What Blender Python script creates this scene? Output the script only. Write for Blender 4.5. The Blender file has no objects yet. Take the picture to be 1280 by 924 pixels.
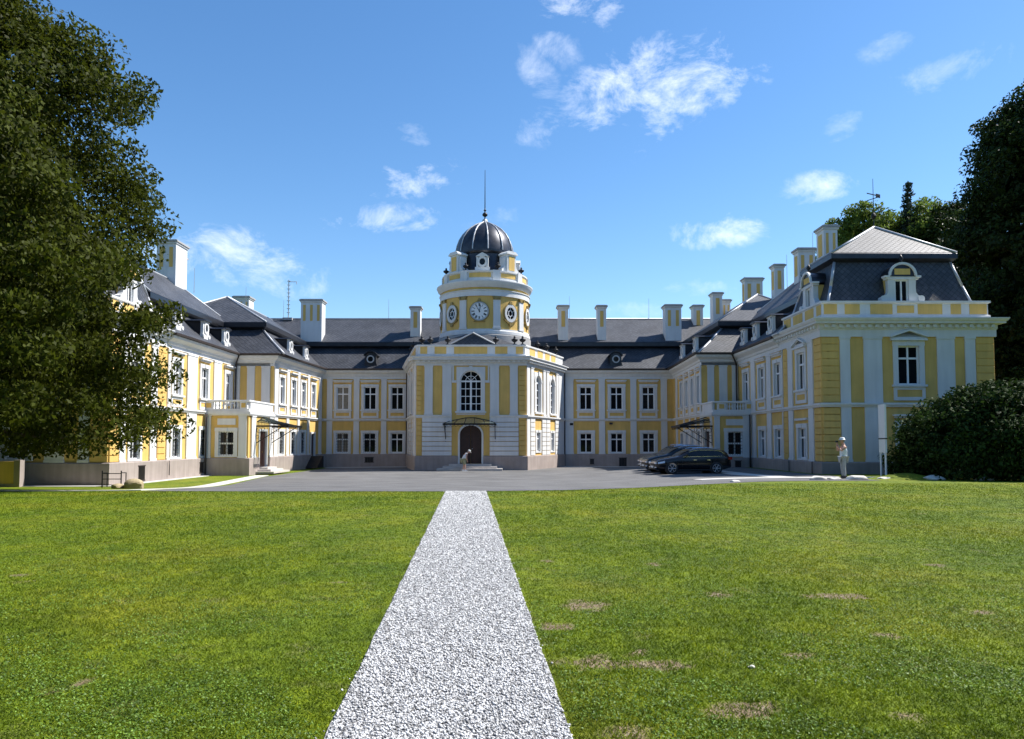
import bpy, bmesh, math, random
import numpy as np
from mathutils import Vector, Matrix
rnd = random.Random(7)
R = math.radians
C = bpy.context.scene.collection
sc = bpy.context.scene

# ------------------------------------------------------------------ camera, world, sun
EYE = 1.62
cam = bpy.data.cameras.new("camera"); camo = bpy.data.objects.new("camera", cam); C.objects.link(camo)
camo.location = (0, 0, EYE)
camo.rotation_euler = (R(90 + 2.87), 0, 0)
cam.sensor_width = 36; cam.lens = 950 * 36 / 1280; cam.shift_y = 43.5 / 1280
cam.clip_start = 0.1; cam.clip_end = 5000
sc.camera = camo

SUN_AZ = R(17)      # measured from +X towards +Y
SUN_EL = R(51)
w = bpy.data.worlds.new("World"); sc.world = w; w.use_nodes = True
nt = w.node_tree; nt.nodes.clear()
def N(t, **k):
    n = nt.nodes.new(t)
    for a, b in k.items(): setattr(n, a, b)
    return n
def mth(op, a, b=None, c=None, clamp=False):
    n = nt.nodes.new('ShaderNodeMath'); n.operation = op; n.use_clamp = clamp
    for i, v in enumerate((a, b, c)):
        if v is None: continue
        if isinstance(v, (int, float)): n.inputs[i].default_value = v
        else: nt.links.new(v, n.inputs[i])
    return n.outputs[0]
sky = N('ShaderNodeTexSky'); sky.sky_type = 'NISHITA'; sky.sun_disc = False
sky.sun_elevation = SUN_EL; sky.sun_rotation = math.pi / 2 - SUN_AZ
sky.air_density = 1.0; sky.dust_density = 0.25; sky.ozone_density = 2.2; sky.altitude = 300
tc = N('ShaderNodeTexCoord')
sep = N('ShaderNodeSeparateXYZ'); nt.links.new(tc.outputs['Generated'], sep.inputs[0])
az = mth('ARCTAN2', sep.outputs[0], sep.outputs[1])
el = mth('ARCSINE', sep.outputs[2])
noi = N('ShaderNodeTexNoise'); noi.inputs['Scale'].default_value = 12; noi.inputs['Detail'].default_value = 14; noi.inputs['Roughness'].default_value = .68
noi.inputs['Distortion'].default_value = .35
mp = N('ShaderNodeMapping'); mp.inputs['Scale'].default_value = (1, 1, 1.6)
nt.links.new(tc.outputs['Generated'], mp.inputs[0]); nt.links.new(mp.outputs[0], noi.inputs['Vector'])
nz = mth('MULTIPLY', mth('SUBTRACT', noi.outputs['Fac'], 0.5), 7.5)
# single fair weather clouds: azimuth, elevation, half widths (degrees), tilt, strength
CLOUDS = [(12.3, 25.5, 5.2, 2.0, .10, 1.0), (13.6, 26.2, 3.0, 1.3, .1, .97), (8.4, 24.3, 3.4, 1.0, .38, .95), (5.3, 24.0, 3.2, 1.2, .35, .62), (10.9, 23.2, 1.7, 1.3, .1, .75),
          (6.6, 31.6, 3.4, 1.7, .15, .95), (3.4, 28.0, 1.3, .9, -.3, .5), (2.0, 26.4, 1.1, 1.2, -.5, .45), (9.6, 20.7, .8, .6, 0, .5),
          (-7.1, 19.3, 2.9, .95, .12, .95), (-8.9, 16.3, 3.4, .85, .06, .85), (-7.6, 22.1, 1.3, .65, -.3, .45),
          (15.7, 15.3, 2.4, .95, .05, .9), (22.2, 17.5, 2.2, .85, .08, .7), (24.2, 21.3, 1.3, .8, .2, .42), (30.5, 23.3, 2.2, .75, .1, .45),
          (-20.3, 13.0, 4.5, 1.6, -.15, .8), (13.6, 11.2, 2.6, .55, 0, .42), (-2.6, 16.6, 2.2, .8, .1, .3), (27.0, 25.5, 1.2, .6, .1, .35), (10.0, 9.8, 2.4, .5, .0, .3),
          (-60, 24, 9, 3, .1, .9), (62, 20, 8, 2.5, 0, .9), (-110, 30, 10, 4, .1, .9), (120, 26, 9, 3, .1, .9), (175, 22, 9, 3, 0, .9), (-150, 18, 8, 2, 0, .8)]
dens = None
for (a0, e0, ra, re, tl, st) in CLOUDS:
    da = mth('MULTIPLY', mth('SUBTRACT', az, R(a0)), math.cos(R(e0)))
    de = mth('SUBTRACT', mth('SUBTRACT', el, R(e0)), mth('MULTIPLY', da, tl))
    d2 = mth('ADD', mth('POWER', mth('ABSOLUTE', mth('DIVIDE', da, R(ra))), 2), mth('POWER', mth('ABSOLUTE', mth('DIVIDE', de, R(re))), 2))
    f = mth('ADD', mth('SUBTRACT', 1.25 if st >= .95 and a0 > 8 else .72, mth('MULTIPLY', d2, .75 if st >= .95 and a0 > 8 else .52)), nz)
    f = mth('MULTIPLY', mth('POWER', mth('MULTIPLY', f, .40, clamp=True), 1.15), mth('SUBTRACT', 1.3, mth('MULTIPLY', d2, .30), clamp=True))
    f = mth('MULTIPLY', f, st)
    dens = f if dens is None else mth('MAXIMUM', dens, f)
hsv = N('ShaderNodeHueSaturation'); hsv.inputs['Saturation'].default_value = 1.22; hsv.inputs['Value'].default_value = 1.1
nt.links.new(sky.outputs[0], hsv.inputs['Color'])
mixc = N('ShaderNodeMix'); mixc.data_type = 'RGBA'
nt.links.new(mth('MULTIPLY', dens, .95), mixc.inputs['Factor']); nt.links.new(hsv.outputs[0], mixc.inputs['A'])
mixc.inputs['B'].default_value = (8.6, 8.9, 9.4, 1)
bg = N('ShaderNodeBackground'); bg.inputs['Strength'].default_value = 0.105
nt.links.new(mixc.outputs['Result'], bg.inputs[0])
wo = N('ShaderNodeOutputWorld'); nt.links.new(bg.outputs[0], wo.inputs[0])

sl = bpy.data.lights.new("sun", 'SUN'); sl.energy = 5.0; sl.angle = R(.53); sl.color = (1, .96, .90)
so = bpy.data.objects.new("sun", sl); C.objects.link(so)
sd = Vector((math.cos(SUN_EL) * math.cos(SUN_AZ), math.cos(SUN_EL) * math.sin(SUN_AZ), math.sin(SUN_EL)))
so.rotation_euler = sd.to_track_quat('Z', 'Y').to_euler(); so.location = (30, 20, 60)
sc.view_settings.view_transform = 'Standard'; sc.view_settings.look = 'None'; sc.view_settings.gamma = 1
sc.view_settings.use_curve_mapping = False
sc.view_settings.exposure = 0.78

# ------------------------------------------------------------------ materials
MATS = {}
def mat(name, col, rough=.8, var=.12, scale=3.0, metal=0.0, bump=0.0, bscale=40, spec=.5, trans=0.0, island=0.0, coat=0.0, streak=0.0):
    m = bpy.data.materials.new(name); m.use_nodes = True
    t = m.node_tree; b = t.nodes['Principled BSDF']; L = t.links
    b.inputs['Roughness'].default_value = rough; b.inputs['Metallic'].default_value = metal
    b.inputs['Specular IOR Level'].default_value = spec
    if coat: b.inputs['Coat Weight'].default_value = coat; b.inputs['Coat Roughness'].default_value = .04
    co = t.nodes.new('ShaderNodeTexCoord')
    geo = t.nodes.new('ShaderNodeNewGeometry')
    n = t.nodes.new('ShaderNodeTexNoise'); n.inputs['Scale'].default_value = scale; n.inputs['Detail'].default_value = 6
    L.new(geo.outputs['Position'], n.inputs['Vector'])
    mr = t.nodes.new('ShaderNodeMapRange'); mr.inputs[1].default_value = .25; mr.inputs[2].default_value = .75
    mr.inputs[3].default_value = 1 - var; mr.inputs[4].default_value = 1 + var
    L.new(n.outputs['Fac'], mr.inputs[0])
    val = mr.outputs[0]
    if streak:
        mpp = t.nodes.new('ShaderNodeMapping'); mpp.inputs['Scale'].default_value = (2.5, 2.5, .25)
        L.new(geo.outputs['Position'], mpp.inputs[0])
        n3 = t.nodes.new('ShaderNodeTexNoise'); n3.inputs['Scale'].default_value = 1.6; n3.inputs['Detail'].default_value = 5
        L.new(mpp.outputs[0], n3.inputs['Vector'])
        m3 = t.nodes.new('ShaderNodeMapRange'); m3.inputs[1].default_value = .35; m3.inputs[2].default_value = .7
        m3.inputs[3].default_value = 1 - streak; m3.inputs[4].default_value = 1
        L.new(n3.outputs['Fac'], m3.inputs[0])
        mm = t.nodes.new('ShaderNodeMath'); mm.operation = 'MULTIPLY'; L.new(val, mm.inputs[0]); L.new(m3.outputs[0], mm.inputs[1]); val = mm.outputs[0]
    if island:
        m3 = t.nodes.new('ShaderNodeMapRange'); m3.inputs[3].default_value = 1 - island; m3.inputs[4].default_value = 1 + island
        L.new(geo.outputs['Random Per Island'], m3.inputs[0])
        mm = t.nodes.new('ShaderNodeMath'); mm.operation = 'MULTIPLY'; L.new(val, mm.inputs[0]); L.new(m3.outputs[0], mm.inputs[1]); val = mm.outputs[0]
    vm = t.nodes.new('ShaderNodeVectorMath'); vm.operation = 'SCALE'; vm.inputs[0].default_value = col[:3]
    L.new(val, vm.inputs['Scale']); L.new(vm.outputs[0], b.inputs['Base Color'])
    if bump:
        n2 = t.nodes.new('ShaderNodeTexNoise'); n2.inputs['Scale'].default_value = bscale; n2.inputs['Detail'].default_value = 4
        L.new(geo.outputs['Position'], n2.inputs['Vector'])
        bp = t.nodes.new('ShaderNodeBump'); bp.inputs['Strength'].default_value = bump; bp.inputs['Distance'].default_value = .02
        L.new(n2.outputs['Fac'], bp.inputs['Height']); L.new(bp.outputs[0], b.inputs['Normal'])
    if trans:
        tr = t.nodes.new('ShaderNodeBsdfTranslucent'); L.new(vm.outputs[0], tr.inputs[0])
        mx = t.nodes.new('ShaderNodeMixShader'); mx.inputs[0].default_value = trans
        L.new(b.outputs[0], mx.inputs[1]); L.new(tr.outputs[0], mx.inputs[2])
        L.new(mx.outputs[0], t.nodes['Material Output'].inputs[0])
    MATS[name] = m
    return m
YEL = mat('yellow_plaster', (.71, .465, .137), .9, .12, .9, bump=.15, bscale=30, streak=.14)
WHI = mat('white_plaster', (.69, .69, .68), .85, .05, .9, bump=.12, bscale=30, streak=.09)
PLI = mat('plinth_render', (.36, .30, .27), .9, .12, 1.5, bump=.3, bscale=25, streak=.18)
GREY = mat('grey_stone', (.36, .35, .34), .85, .12, 3, bump=.3)
LEAD = mat('dark_sheet_metal', (.035, .037, .045), .30, .25, 2.0, metal=.55, bump=.1, bscale=4)
IRON = mat('dark_iron', (.02, .02, .022), .5, .2, 5, metal=.6)
PIPE = mat('brown_downpipe', (.07, .055, .05), .5, .2, 4, metal=.4)
FLASH = mat('light_flashing', (.42, .43, .45), .45, .15, 3, metal=.3)
GLASS = mat('window_glass', (.008, .009, .011), .05, .3, .8, spec=.28)
CURT_REFL = mat('curtain_reflection_glass', (.16, .145, .12), .15, .35, 9, spec=.5)  # curtains, and on the left wing a grey reflection put into the colour
SASH = mat('white_sash_paint', (.80, .80, .80), .5, .03, 3)
GOLD = mat('gilt_bronze', (.30, .21, .07), .5, .3, 8, metal=.4)
DOOR = mat('dark_door_wood', (.035, .012, .009), .45, .3, 4)
CANG = mat('canopy_glass', (.20, .27, .25), .12, .15, 2, spec=.6)
STEP = mat('step_stone', (.52, .48, .44), .85, .1, 3, bump=.3)
BARK = mat('tree_bark', (.075, .055, .04), .95, .35, 4, bump=.8, bscale=12)
DOMEM = mat('dome_sheet_metal', (.055, .057, .066), .40, .3, 2.5, metal=.75, bump=.25, bscale=3)
BLACK = mat('black_mark', (.01, .01, .012), .5, .1, 5)
LEAF = mat('broad_leaf', (.054, .066, .006), .6, .35, .6, spec=.12, trans=.42, island=.5)
LEAFD = mat('dark_leaf', (.024, .041, .009), .5, .35, .5, spec=.12, trans=.25, island=.45)
LEAFB = mat('bush_leaf', (.028, .052, .010), .68, .3, .8, spec=.12, trans=.18, island=.5)
LEAFC = mat('conifer_needle', (.018, .036, .018), .7, .3, .8, trans=.1, island=.4)
LEAFM = mat('mid_leaf', (.115, .165, .030), .55, .3, .5, spec=.12, trans=.45, island=.5)

def clear_glass(m):
    t = m.node_tree; L = t.links; b = t.nodes['Principled BSDF']
    tr = t.nodes.new('ShaderNodeBsdfTransparent'); tr.inputs[0].default_value = (.95, .98, .97, 1)
    mx = t.nodes.new('ShaderNodeMixShader'); mx.inputs[0].default_value = .84
    L.new(b.outputs[0], mx.inputs[1]); L.new(tr.outputs[0], mx.inputs[2]); L.new(mx.outputs[0], t.nodes['Material Output'].inputs[0])
clear_glass(CANG)
def slate(name, c1, c2, sc_=4.3):
    m = bpy.data.materials.new(name); m.use_nodes = True
    t = m.node_tree; b = t.nodes['Principled BSDF']; L = t.links
    uv = t.nodes.new('ShaderNodeUVMap')
    mp = t.nodes.new('ShaderNodeMapping'); mp.inputs['Rotation'].default_value = (0, 0, R(45)); mp.inputs['Scale'].default_value = (sc_, sc_, 1)
    L.new(uv.outputs[0], mp.inputs[0])
    br = t.nodes.new('ShaderNodeTexBrick'); br.offset = 0; br.inputs['Scale'].default_value = 1
    br.inputs['Brick Width'].default_value = 1; br.inputs['Row Height'].default_value = 1; br.inputs['Mortar Size'].default_value = .06; br.inputs['Mortar Smooth'].default_value = .4
    br.inputs['Color1'].default_value = (*c1, 1); br.inputs['Color2'].default_value = (*c2, 1); br.inputs['Mortar'].default_value = (.012, .013, .016, 1); br.inputs['Bias'].default_value = 0
    L.new(mp.outputs[0], br.inputs[0])
    n = t.nodes.new('ShaderNodeTexNoise'); n.inputs['Scale'].default_value = .7; n.inputs['Detail'].default_value = 6
    L.new(uv.outputs[0], n.inputs['Vector'])
    mr = t.nodes.new('ShaderNodeMapRange'); mr.inputs[1].default_value = .3; mr.inputs[2].default_value = .7; mr.inputs[3].default_value = .72; mr.inputs[4].default_value = 1.28
    L.new(n.outputs['Fac'], mr.inputs[0])
    vm = t.nodes.new('ShaderNodeVectorMath'); vm.operation = 'SCALE'; L.new(br.outputs['Color'], vm.inputs[0]); L.new(mr.outputs[0], vm.inputs['Scale'])
    L.new(vm.outputs[0], b.inputs['Base Color'])
    b.inputs['Roughness'].default_value = .55
    b.inputs['Specular IOR Level'].default_value = .38
    # each slate tilts a little: height ramp across the tile plus the joints
    sp = t.nodes.new('ShaderNodeSeparateXYZ'); L.new(mp.outputs[0], sp.inputs[0])
    fr = t.nodes.new('ShaderNodeMath'); fr.operation = 'FRACT'; L.new(sp.outputs[1], fr.inputs[0])
    iv = t.nodes.new('ShaderNodeMath'); iv.operation = 'SUBTRACT'; L.new(br.outputs['Fac'], iv.inputs[1]); L.new(fr.outputs[0], iv.inputs[0])
    bp = t.nodes.new('ShaderNodeBump'); bp.inputs['Strength'].default_value = .55; bp.inputs['Distance'].default_value = .03; bp.invert = True
    L.new(iv.outputs[0], bp.inputs['Height']); L.new(bp.outputs[0], b.inputs['Normal'])
    return m
SLATE = slate('slate_tiles', (.042, .045, .054), (.064, .067, .077))

# ------------------------------------------------------------------ mesh builder
class MB:
    def __init__(s): s.v = []; s.f = []
    def add(s, vs, fs):
        o = len(s.v); s.v += [tuple(v) for v in vs]; s.f += [tuple(i + o for i in f) for f in fs]
    def box(s, x0, x1, y0, y1, z0, z1):
        s.add([(x0, y0, z0), (x1, y0, z0), (x1, y1, z0), (x0, y1, z0), (x0, y0, z1), (x1, y0, z1), (x1, y1, z1), (x0, y1, z1)],
              [(0, 3, 2, 1), (4, 5, 6, 7), (0, 1, 5, 4), (1, 2, 6, 5), (2, 3, 7, 6), (3, 0, 4, 7)])
        return s
    def prism(s, pts, y0, y1):          # polygon in x,z extruded along y
        n = len(pts)
        s.add([(x, y0, z) for x, z in pts] + [(x, y1, z) for x, z in pts],
              [tuple(range(n)), tuple(range(2 * n - 1, n - 1, -1))] + [(i, n + i, n + (i + 1) % n, (i + 1) % n) for i in range(n)])
        return s
    def tube(s, p0, p1, r0, r1=None, n=8, cap=True):
        if r1 is None: r1 = r0
        p0 = Vector(p0); p1 = Vector(p1); d = (p1 - p0)
        if d.length < 1e-6: return s
        d.normalize()
        a = d.orthogonal().normalized(); b = d.cross(a)
        vs = []
        for p, r in ((p0, r0), (p1, r1)):
            for i in range(n):
                t = 2 * math.pi * i / n
                vs.append(p + a * (r * math.cos(t)) + b * (r * math.sin(t)))
        fs = [(i, (i + 1) % n, n + (i + 1) % n, n + i) for i in range(n)]
        if cap: fs += [tuple(range(n - 1, -1, -1)), tuple(range(n, 2 * n))]
        s.add(vs, fs); return s
    def path(s, pts, r, n=6):
        for a, b in zip(pts[:-1], pts[1:]): s.tube(a, b, r, r, n)
        return s
    def lathe(s, prof, n=32, c=(0, 0, 0), a0=0, a1=2 * math.pi, cap=True):
        full = abs(a1 - a0 - 2 * math.pi) < 1e-6
        m = n if full else n + 1
        vs = []
        for r, z in prof:
            for i in range(m):
                t = a0 + (a1 - a0) * i / n
                vs.append((c[0] + r * math.cos(t), c[1] + r * math.sin(t), c[2] + z))
        fs = []
        for j in range(len(prof) - 1):
            for i in range(n):
                k = (i + 1) % m
                fs.append((j * m + i, j * m + k, (j + 1) * m + k, (j + 1) * m + i))
        if cap and full and prof[0][0] > 1e-4: fs.append(tuple(range(m - 1, -1, -1)))
        if cap and full and prof[-1][0] > 1e-4: fs.append(tuple((len(prof) - 1) * m + i for i in range(m)))
        s.add(vs, fs); return s
    def mesh(s, name, m, smooth=False, uv=False):
        me = bpy.data.meshes.new(name); me.from_pydata(s.v, [], s.f); me.materials.append(m)
        if smooth: me.polygons.foreach_set('use_smooth', [True] * len(me.polygons))
        if uv: add_uv(me)
        me.update(); return me
def add_uv(me):
    ul = me.uv_layers.new(name='UVMap')
    for p in me.polygons:
        n = p.normal
        u = Vector((-n.y, n.x, 0)); u = u.normalized() if u.length > 1e-4 else Vector((1, 0, 0))
        v = n.cross(u)
        for li in p.loop_indices:
            co = me.vertices[me.loops[li].vertex_index].co
            ul.data[li].uv = (co.dot(u), co.dot(v))
def fix_normals(me):
    b = bmesh.new(); b.from_mesh(me); bmesh.ops.remove_doubles(b, verts=b.verts, dist=1e-5); bmesh.ops.recalc_face_normals(b, faces=b.faces); b.to_mesh(me); b.free(); me.update()

def link(name, me, parent=None, loc=(0, 0, 0), rz=0.0, inv=None):
    o = bpy.data.objects.new(name, me); C.objects.link(o)
    o.location = loc; o.rotation_euler = (0, 0, rz)
    if parent is not None:
        o.parent = parent
        if inv is not None: o.matrix_parent_inverse = inv
    return o
def thing(name, label, cat, loc=(0, 0, 0), rz=0, group=None):
    o = bpy.data.objects.new(name, None); C.objects.link(o); o.location = loc; o.rotation_euler = (0, 0, rz); o.empty_display_size = .3
    tag(o, label, cat, group); return o
def tag(o, label=None, cat=None, group=None, kind=None):
    if label: o['label'] = label
    if cat: o['category'] = cat
    if group: o['group'] = group
    if kind: o['kind'] = kind
    return o

# ------------------------------------------------------------------ ground
def sst(t): t = np.clip(t, 0, 1); return t * t * (3 - 2 * t)
def ground(x, y):
    x = np.asarray(x, float); y = np.asarray(y, float)
    k = sst((x - 2) / 9.0)                     # 0 left/middle, 1 right
    kl = sst((-x - 8) / 8.0)
    left = (.5 + .06 * kl) * sst((y - 22) / (25 - 8 * kl))
    a = .18 - .12 * sst((x - 12.5) / 3)
    right = a * sst((y - 33) / 11) + (.5 - a) * sst((y - 53) / 12)
    return -((1 - k) * left + k * right)
def g1(x, y): return float(ground(x, y))
prng = np.random.default_rng(3)
# bare patches seen in the turf: x, y, half width, half depth in metres
SOIL = [(.70, 7.66, .32, .28), (.41, 6.78, .17, .17), (.56, 5.70, .36, .22), (1.11, 5.60, .29, .18), (.98, 5.94, .10, .12), (1.38, 4.69, .30, .18), (.64, 4.34, .22, .22), (2.21, 8.19, .2, .18),
        (3.42, 8.10, .4, .2), (3.15, 6.47, .14, .14), (2.20, 5.87, .13, .12), (2.31, 4.58, .13, .12), (4.47, 7.36, .16, .16), (.50, 10.5, .11, .18), (5.6, 10.1, .14, .2), (-2.91, 5.22, .09, .13), (-3.02, 5.05, .06, .08),
        (-.92, 5.9, .07, .4), (-.88, 5.1, .08, .3), (-1.0, 7.0, .06, .4), (-6.0, 9.4, .18, .14), (-2.0, 8.9, .12, .1), (-4.4, 6.1, .1, .1), (6.6, 8.3, .2, .15), (1.9, 10.2, .16, .14)]
def soil(x, y):
    s = np.zeros_like(np.asarray(x, float))
    wob = .5 * np.sin(x * 13 + 3 * np.sin(y * 7)) * np.sin(y * 11 + 2 * np.sin(x * 9)) + .35 * np.sin(x * 37 + 4 * np.sin(y * 19)) * np.sin(y * 31 + 3 * np.sin(x * 23))
    for cx, cy, rx, ry in SOIL:
        rx, ry = rx * .82, ry * .82
        d = ((x - cx) / rx) ** 2 + ((y - cy) / ry) ** 2
        s = np.maximum(s, np.clip(1.3 - d * .8 + wob * 1.1, 0, 1) * (d < 2.6))
    return s
PW = .675
def path_c(y): return -.36 + (y - 4.5) * (-1.21 / 21.5)
def grid_mesh(name, xs, ys, zf, m, attr=None):
    X, Y = np.meshgrid(xs, ys); Z = zf(X, Y)
    nx, ny = len(xs), len(ys)
    me = bpy.data.meshes.new(name)
    v = np.stack([X, Y, Z], -1).reshape(-1, 3)
    i = np.arange(nx * ny).reshape(ny, nx)
    f = np.stack([i[:-1, :-1], i[:-1, 1:], i[1:, 1:], i[1:, :-1]], -1).reshape(-1, 4)
    fast_mesh(me, v, f)
    me.materials.append(m); me.polygons.foreach_set('use_smooth', [True] * len(me.polygons))
    if attr:
        a = me.attributes.new(attr[0], 'FLOAT', 'POINT'); a.data.foreach_set('value', attr[1](X, Y).astype(np.float32).ravel())
    me.update(); return me
def fast_mesh(me, v, f):
    v = np.asarray(v, np.float32); f = np.asarray(f, np.int32); k = f.shape[1]
    me.vertices.add(len(v)); me.vertices.foreach_set('co', v.ravel())
    me.loops.add(f.size); me.loops.foreach_set('vertex_index', f.ravel())
    me.polygons.add(len(f)); me.polygons.foreach_set('loop_start', np.arange(0, f.size, k, dtype=np.int32))
    me.update(calc_edges=True)
def rng_join(*segs): return np.unique(np.concatenate([np.arange(a, b, s) for a, b, s in segs]).round(4))

def lawn_mat(name, blade=False):
    m = bpy.data.materials.new(name); m.use_nodes = True
    t = m.node_tree; b = t.nodes['Principled BSDF']; L = t.links
    geo = t.nodes.new('ShaderNodeNewGeometry')
    def noise(s, d=5, sx=1):
        n = t.nodes.new('ShaderNodeTexNoise'); n.inputs['Scale'].default_value = s; n.inputs['Detail'].default_value = d
        if sx != 1:
            mp = t.nodes.new('ShaderNodeMapping'); mp.inputs['Scale'].default_value = (1, sx, 1); L.new(geo.outputs['Position'], mp.inputs[0]); L.new(mp.outputs[0], n.inputs['Vector'])
        else: L.new(geo.outputs['Position'], n.inputs['Vector'])
        return n.outputs['Fac']
    def ramp(fac, stops):
        r = t.nodes.new('ShaderNodeValToRGB'); L.new(fac, r.inputs[0])
        e = r.color_ramp.elements
        e[0].position, e[0].color = stops[0][0], (*stops[0][1], 1); e[1].position, e[1].color = stops[-1][0], (*stops[-1][1], 1)
        for p, c in stops[1:-1]:
            x = e.new(p); x.color = (*c, 1)
        return r.outputs[0]
    def mixm(a, bb, f, mode='MIX'):
        n = t.nodes.new('ShaderNodeMix'); n.data_type = 'RGBA'; n.blend_type = mode
        if isinstance(f, float): n.inputs['Factor'].default_value = f
        else: L.new(f, n.inputs['Factor'])
        L.new(a, n.inputs['A']); L.new(bb, n.inputs['B']); return n.outputs['Result']
    base = ramp(noise(.33, 8), [(.30, (.100, .160, .006)), (.5, (.152, .208, .008)), (.72, (.215, .235, .018))])
    fine = ramp(noise(5.5, 6), [(.3, (.62, .66, .6)), (.7, (1.34, 1.30, 1.2))])
    col = mixm(base, fine, 1.0, 'MULTIPLY')
    fine2 = ramp(noise(1.5, 7, .55), [(.32, (.74, .80, .8)), (.7, (1.26, 1.18, 1.1))])
    col = mixm(col, fine2, 1.0, 'MULTIPLY')
    if blade:
        isl = ramp(geo.outputs['Random Per Island'], [(0, (.55, .62, .5)), (.6, (1.05, 1.05, 1)), (.9, (1.35, 1.25, 1.2)), (1, (1.9, 1.5, 1.7))])
        col = mixm(col, isl, 1.0, 'MULTIPLY')
    else:
        at = t.nodes.new('ShaderNodeAttribute'); at.attribute_name = 'soil'
        so_ = ramp(noise(14, 7), [(.3, (.13, .095, .045)), (.55, (.27, .20, .115)), (.75, (.42, .35, .24))])
        mr = t.nodes.new('ShaderNodeMapRange'); mr.inputs[1].default_value = .25; mr.inputs[2].default_value = .9
        L.new(at.outputs['Fac'], mr.inputs[0])
        bare = ramp(noise(2.2, 8), [(.58, (0, 0, 0)), (.75, (.5, .5, .5))])
        mx = t.nodes.new('ShaderNodeMath'); mx.operation = 'MAXIMUM'; L.new(mr.outputs[0], mx.inputs[0]); L.new(bare, mx.inputs[1])
        col = mixm(col, so_, mx.outputs[0])
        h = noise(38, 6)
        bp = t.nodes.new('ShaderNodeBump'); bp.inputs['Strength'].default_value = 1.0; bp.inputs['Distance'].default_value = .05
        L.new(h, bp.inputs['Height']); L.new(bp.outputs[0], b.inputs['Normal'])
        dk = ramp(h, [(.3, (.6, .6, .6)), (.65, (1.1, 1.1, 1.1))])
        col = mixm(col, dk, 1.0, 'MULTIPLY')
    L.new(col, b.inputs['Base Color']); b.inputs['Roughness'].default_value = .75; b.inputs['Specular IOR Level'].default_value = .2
    if blade:
        tr = t.nodes.new('ShaderNodeBsdfTranslucent'); L.new(col, tr.inputs[0])
        mx = t.nodes.new('ShaderNodeMixShader'); mx.inputs[0].default_value = .35
        L.new(b.outputs[0], mx.inputs[1]); L.new(tr.outputs[0], mx.inputs[2]); L.new(mx.outputs[0], t.nodes['Material Output'].inputs[0])
    return m
LAWN = lawn_mat('lawn_turf'); BLADE = lawn_mat('grass_blade', True)
xs = rng_join((-900, -60, 60), (-60, -10, 1), (-10, 10, .1), (10, 60, 1), (60, 960, 60))
ys = rng_join((-900, -20, 55), (-20, 3, 1), (3, 14, .1), (14, 70, .5), (70, 150, 8), (150, 1500, 60))
o = link('lawn', grid_mesh('lawn', xs, ys, ground, LAWN, ('soil', soil))); tag(o, kind='structure', label='mown green lawn with bare earthy patches in front of the chateau')

# lawn / forecourt edge: world points
EDGE = [(-40, 27.5), (-13.0, 26.2), (-9, 25.6), (-2.2, 25.6), (-.9, 25.7), (1.7, 26.4), (4.6, 28.2), (7.3, 29.9), (10.2, 31.4), (12.3, 32.0), (14.6, 32.2), (40, 32.4)]
ex, ey = zip(*EDGE)
def edge_y(x): return np.interp(x, ex, ey)
def left_x(y): return -12.6 + (y - 26) * (-3.0 / 22)   # left rim of the asphalt
ASPH = mat('asphalt', (.125, .122, .119), .9, .30, .55, bump=1.0, bscale=45, island=0)
PAVE = mat('pale_paving_grit', (.55, .53, .49), .9, .12, 5, bump=.4, bscale=60)
vs = []; fs = []; n = 0
ua = np.linspace(0, 1, 60); va = np.linspace(0, 1, 46)
for j, v in enumerate(va):
    for i, u in enumerate(ua):
        x = -12.9 + u * (15.6 + 12.9); y0 = float(edge_y(x)); y = y0 + v * (70 - y0)
        xl = left_x(min(y, 48)); x = xl + u * (15.6 - xl) if True else x
        y0 = float(edge_y(x)); y = y0 + v * (70 - y0)
        vs.append((x, y, g1(x, y) + .012))
for j in range(len(va) - 1):
    for i in range(len(ua) - 1):
        a = j * len(ua) + i; fs.append((a, a + 1, a + 1 + len(ua), a + len(ua)))
me = bpy.data.meshes.new('forecourt'); me.from_pydata(vs, [], fs); me.materials.append(ASPH); me.polygons.foreach_set('use_smooth', [True] * len(fs))
tag(link('forecourt', me), kind='structure', label='grey asphalt forecourt of the chateau')
def ribbon(name, pts, wdt, h, m, label=None, step=.5):
    # a low paved strip with real thickness following the ground
    P = []
    for (a, b) in zip(pts[:-1], pts[1:]):
        k = max(2, int(math.dist(a, b) / step))
        for i in range(k): P.append((a[0] + (b[0] - a[0]) * i / k, a[1] + (b[1] - a[1]) * i / k))
    P.append(pts[-1]); vs = []; fs = []
    for i, p in enumerate(P):
        q0 = P[max(i - 1, 0)]; q1 = P[min(i + 1, len(P) - 1)]
        d = Vector((q1[0] - q0[0], q1[1] - q0[1])).normalized(); nn = Vector((-d.y, d.x))
        for sgn in (-1, 1):
            x = p[0] + nn.x * sgn * wdt / 2; y = p[1] + nn.y * sgn * wdt / 2; z = g1(x, y)
            vs.append((x, y, z - .05)); vs.append((x, y, z + h))
    for i in range(len(P) - 1):
        a = i * 4; b = a + 4
        fs += [(a + 1, b + 1, b + 3, a + 3), (a, b, b + 1, a + 1), (a + 2, a + 3, b + 3, b + 2)]
    me = bpy.data.meshes.new(name); me.from_pydata(vs, [], fs); me.materials.append(m)
    o = link(name, me); tag(o, label, kind='structure'); return o
ribbon('pavement', [(-40, 28.6), (-18, 27.9), (-13.6, 27.6), (-14.2, 31), (-15.1, 38), (-16.2, 48.2), (-16.4, 50)], .85, .03, PAVE, 'pale paved strip beside the left wing')
ribbon('wall_footpath', [(-19.9, 37.4), (-19.9, 49.9)], .5, .025, PAVE, 'narrow pale strip at the foot of the left wing')
ribbon('pavement', [(8.2, 33.9), (12.5, 34.9), (15.6, 35.2), (30, 35.3)], 1.0, .03, PAVE, 'pale paved strip before the right wing')
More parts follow.
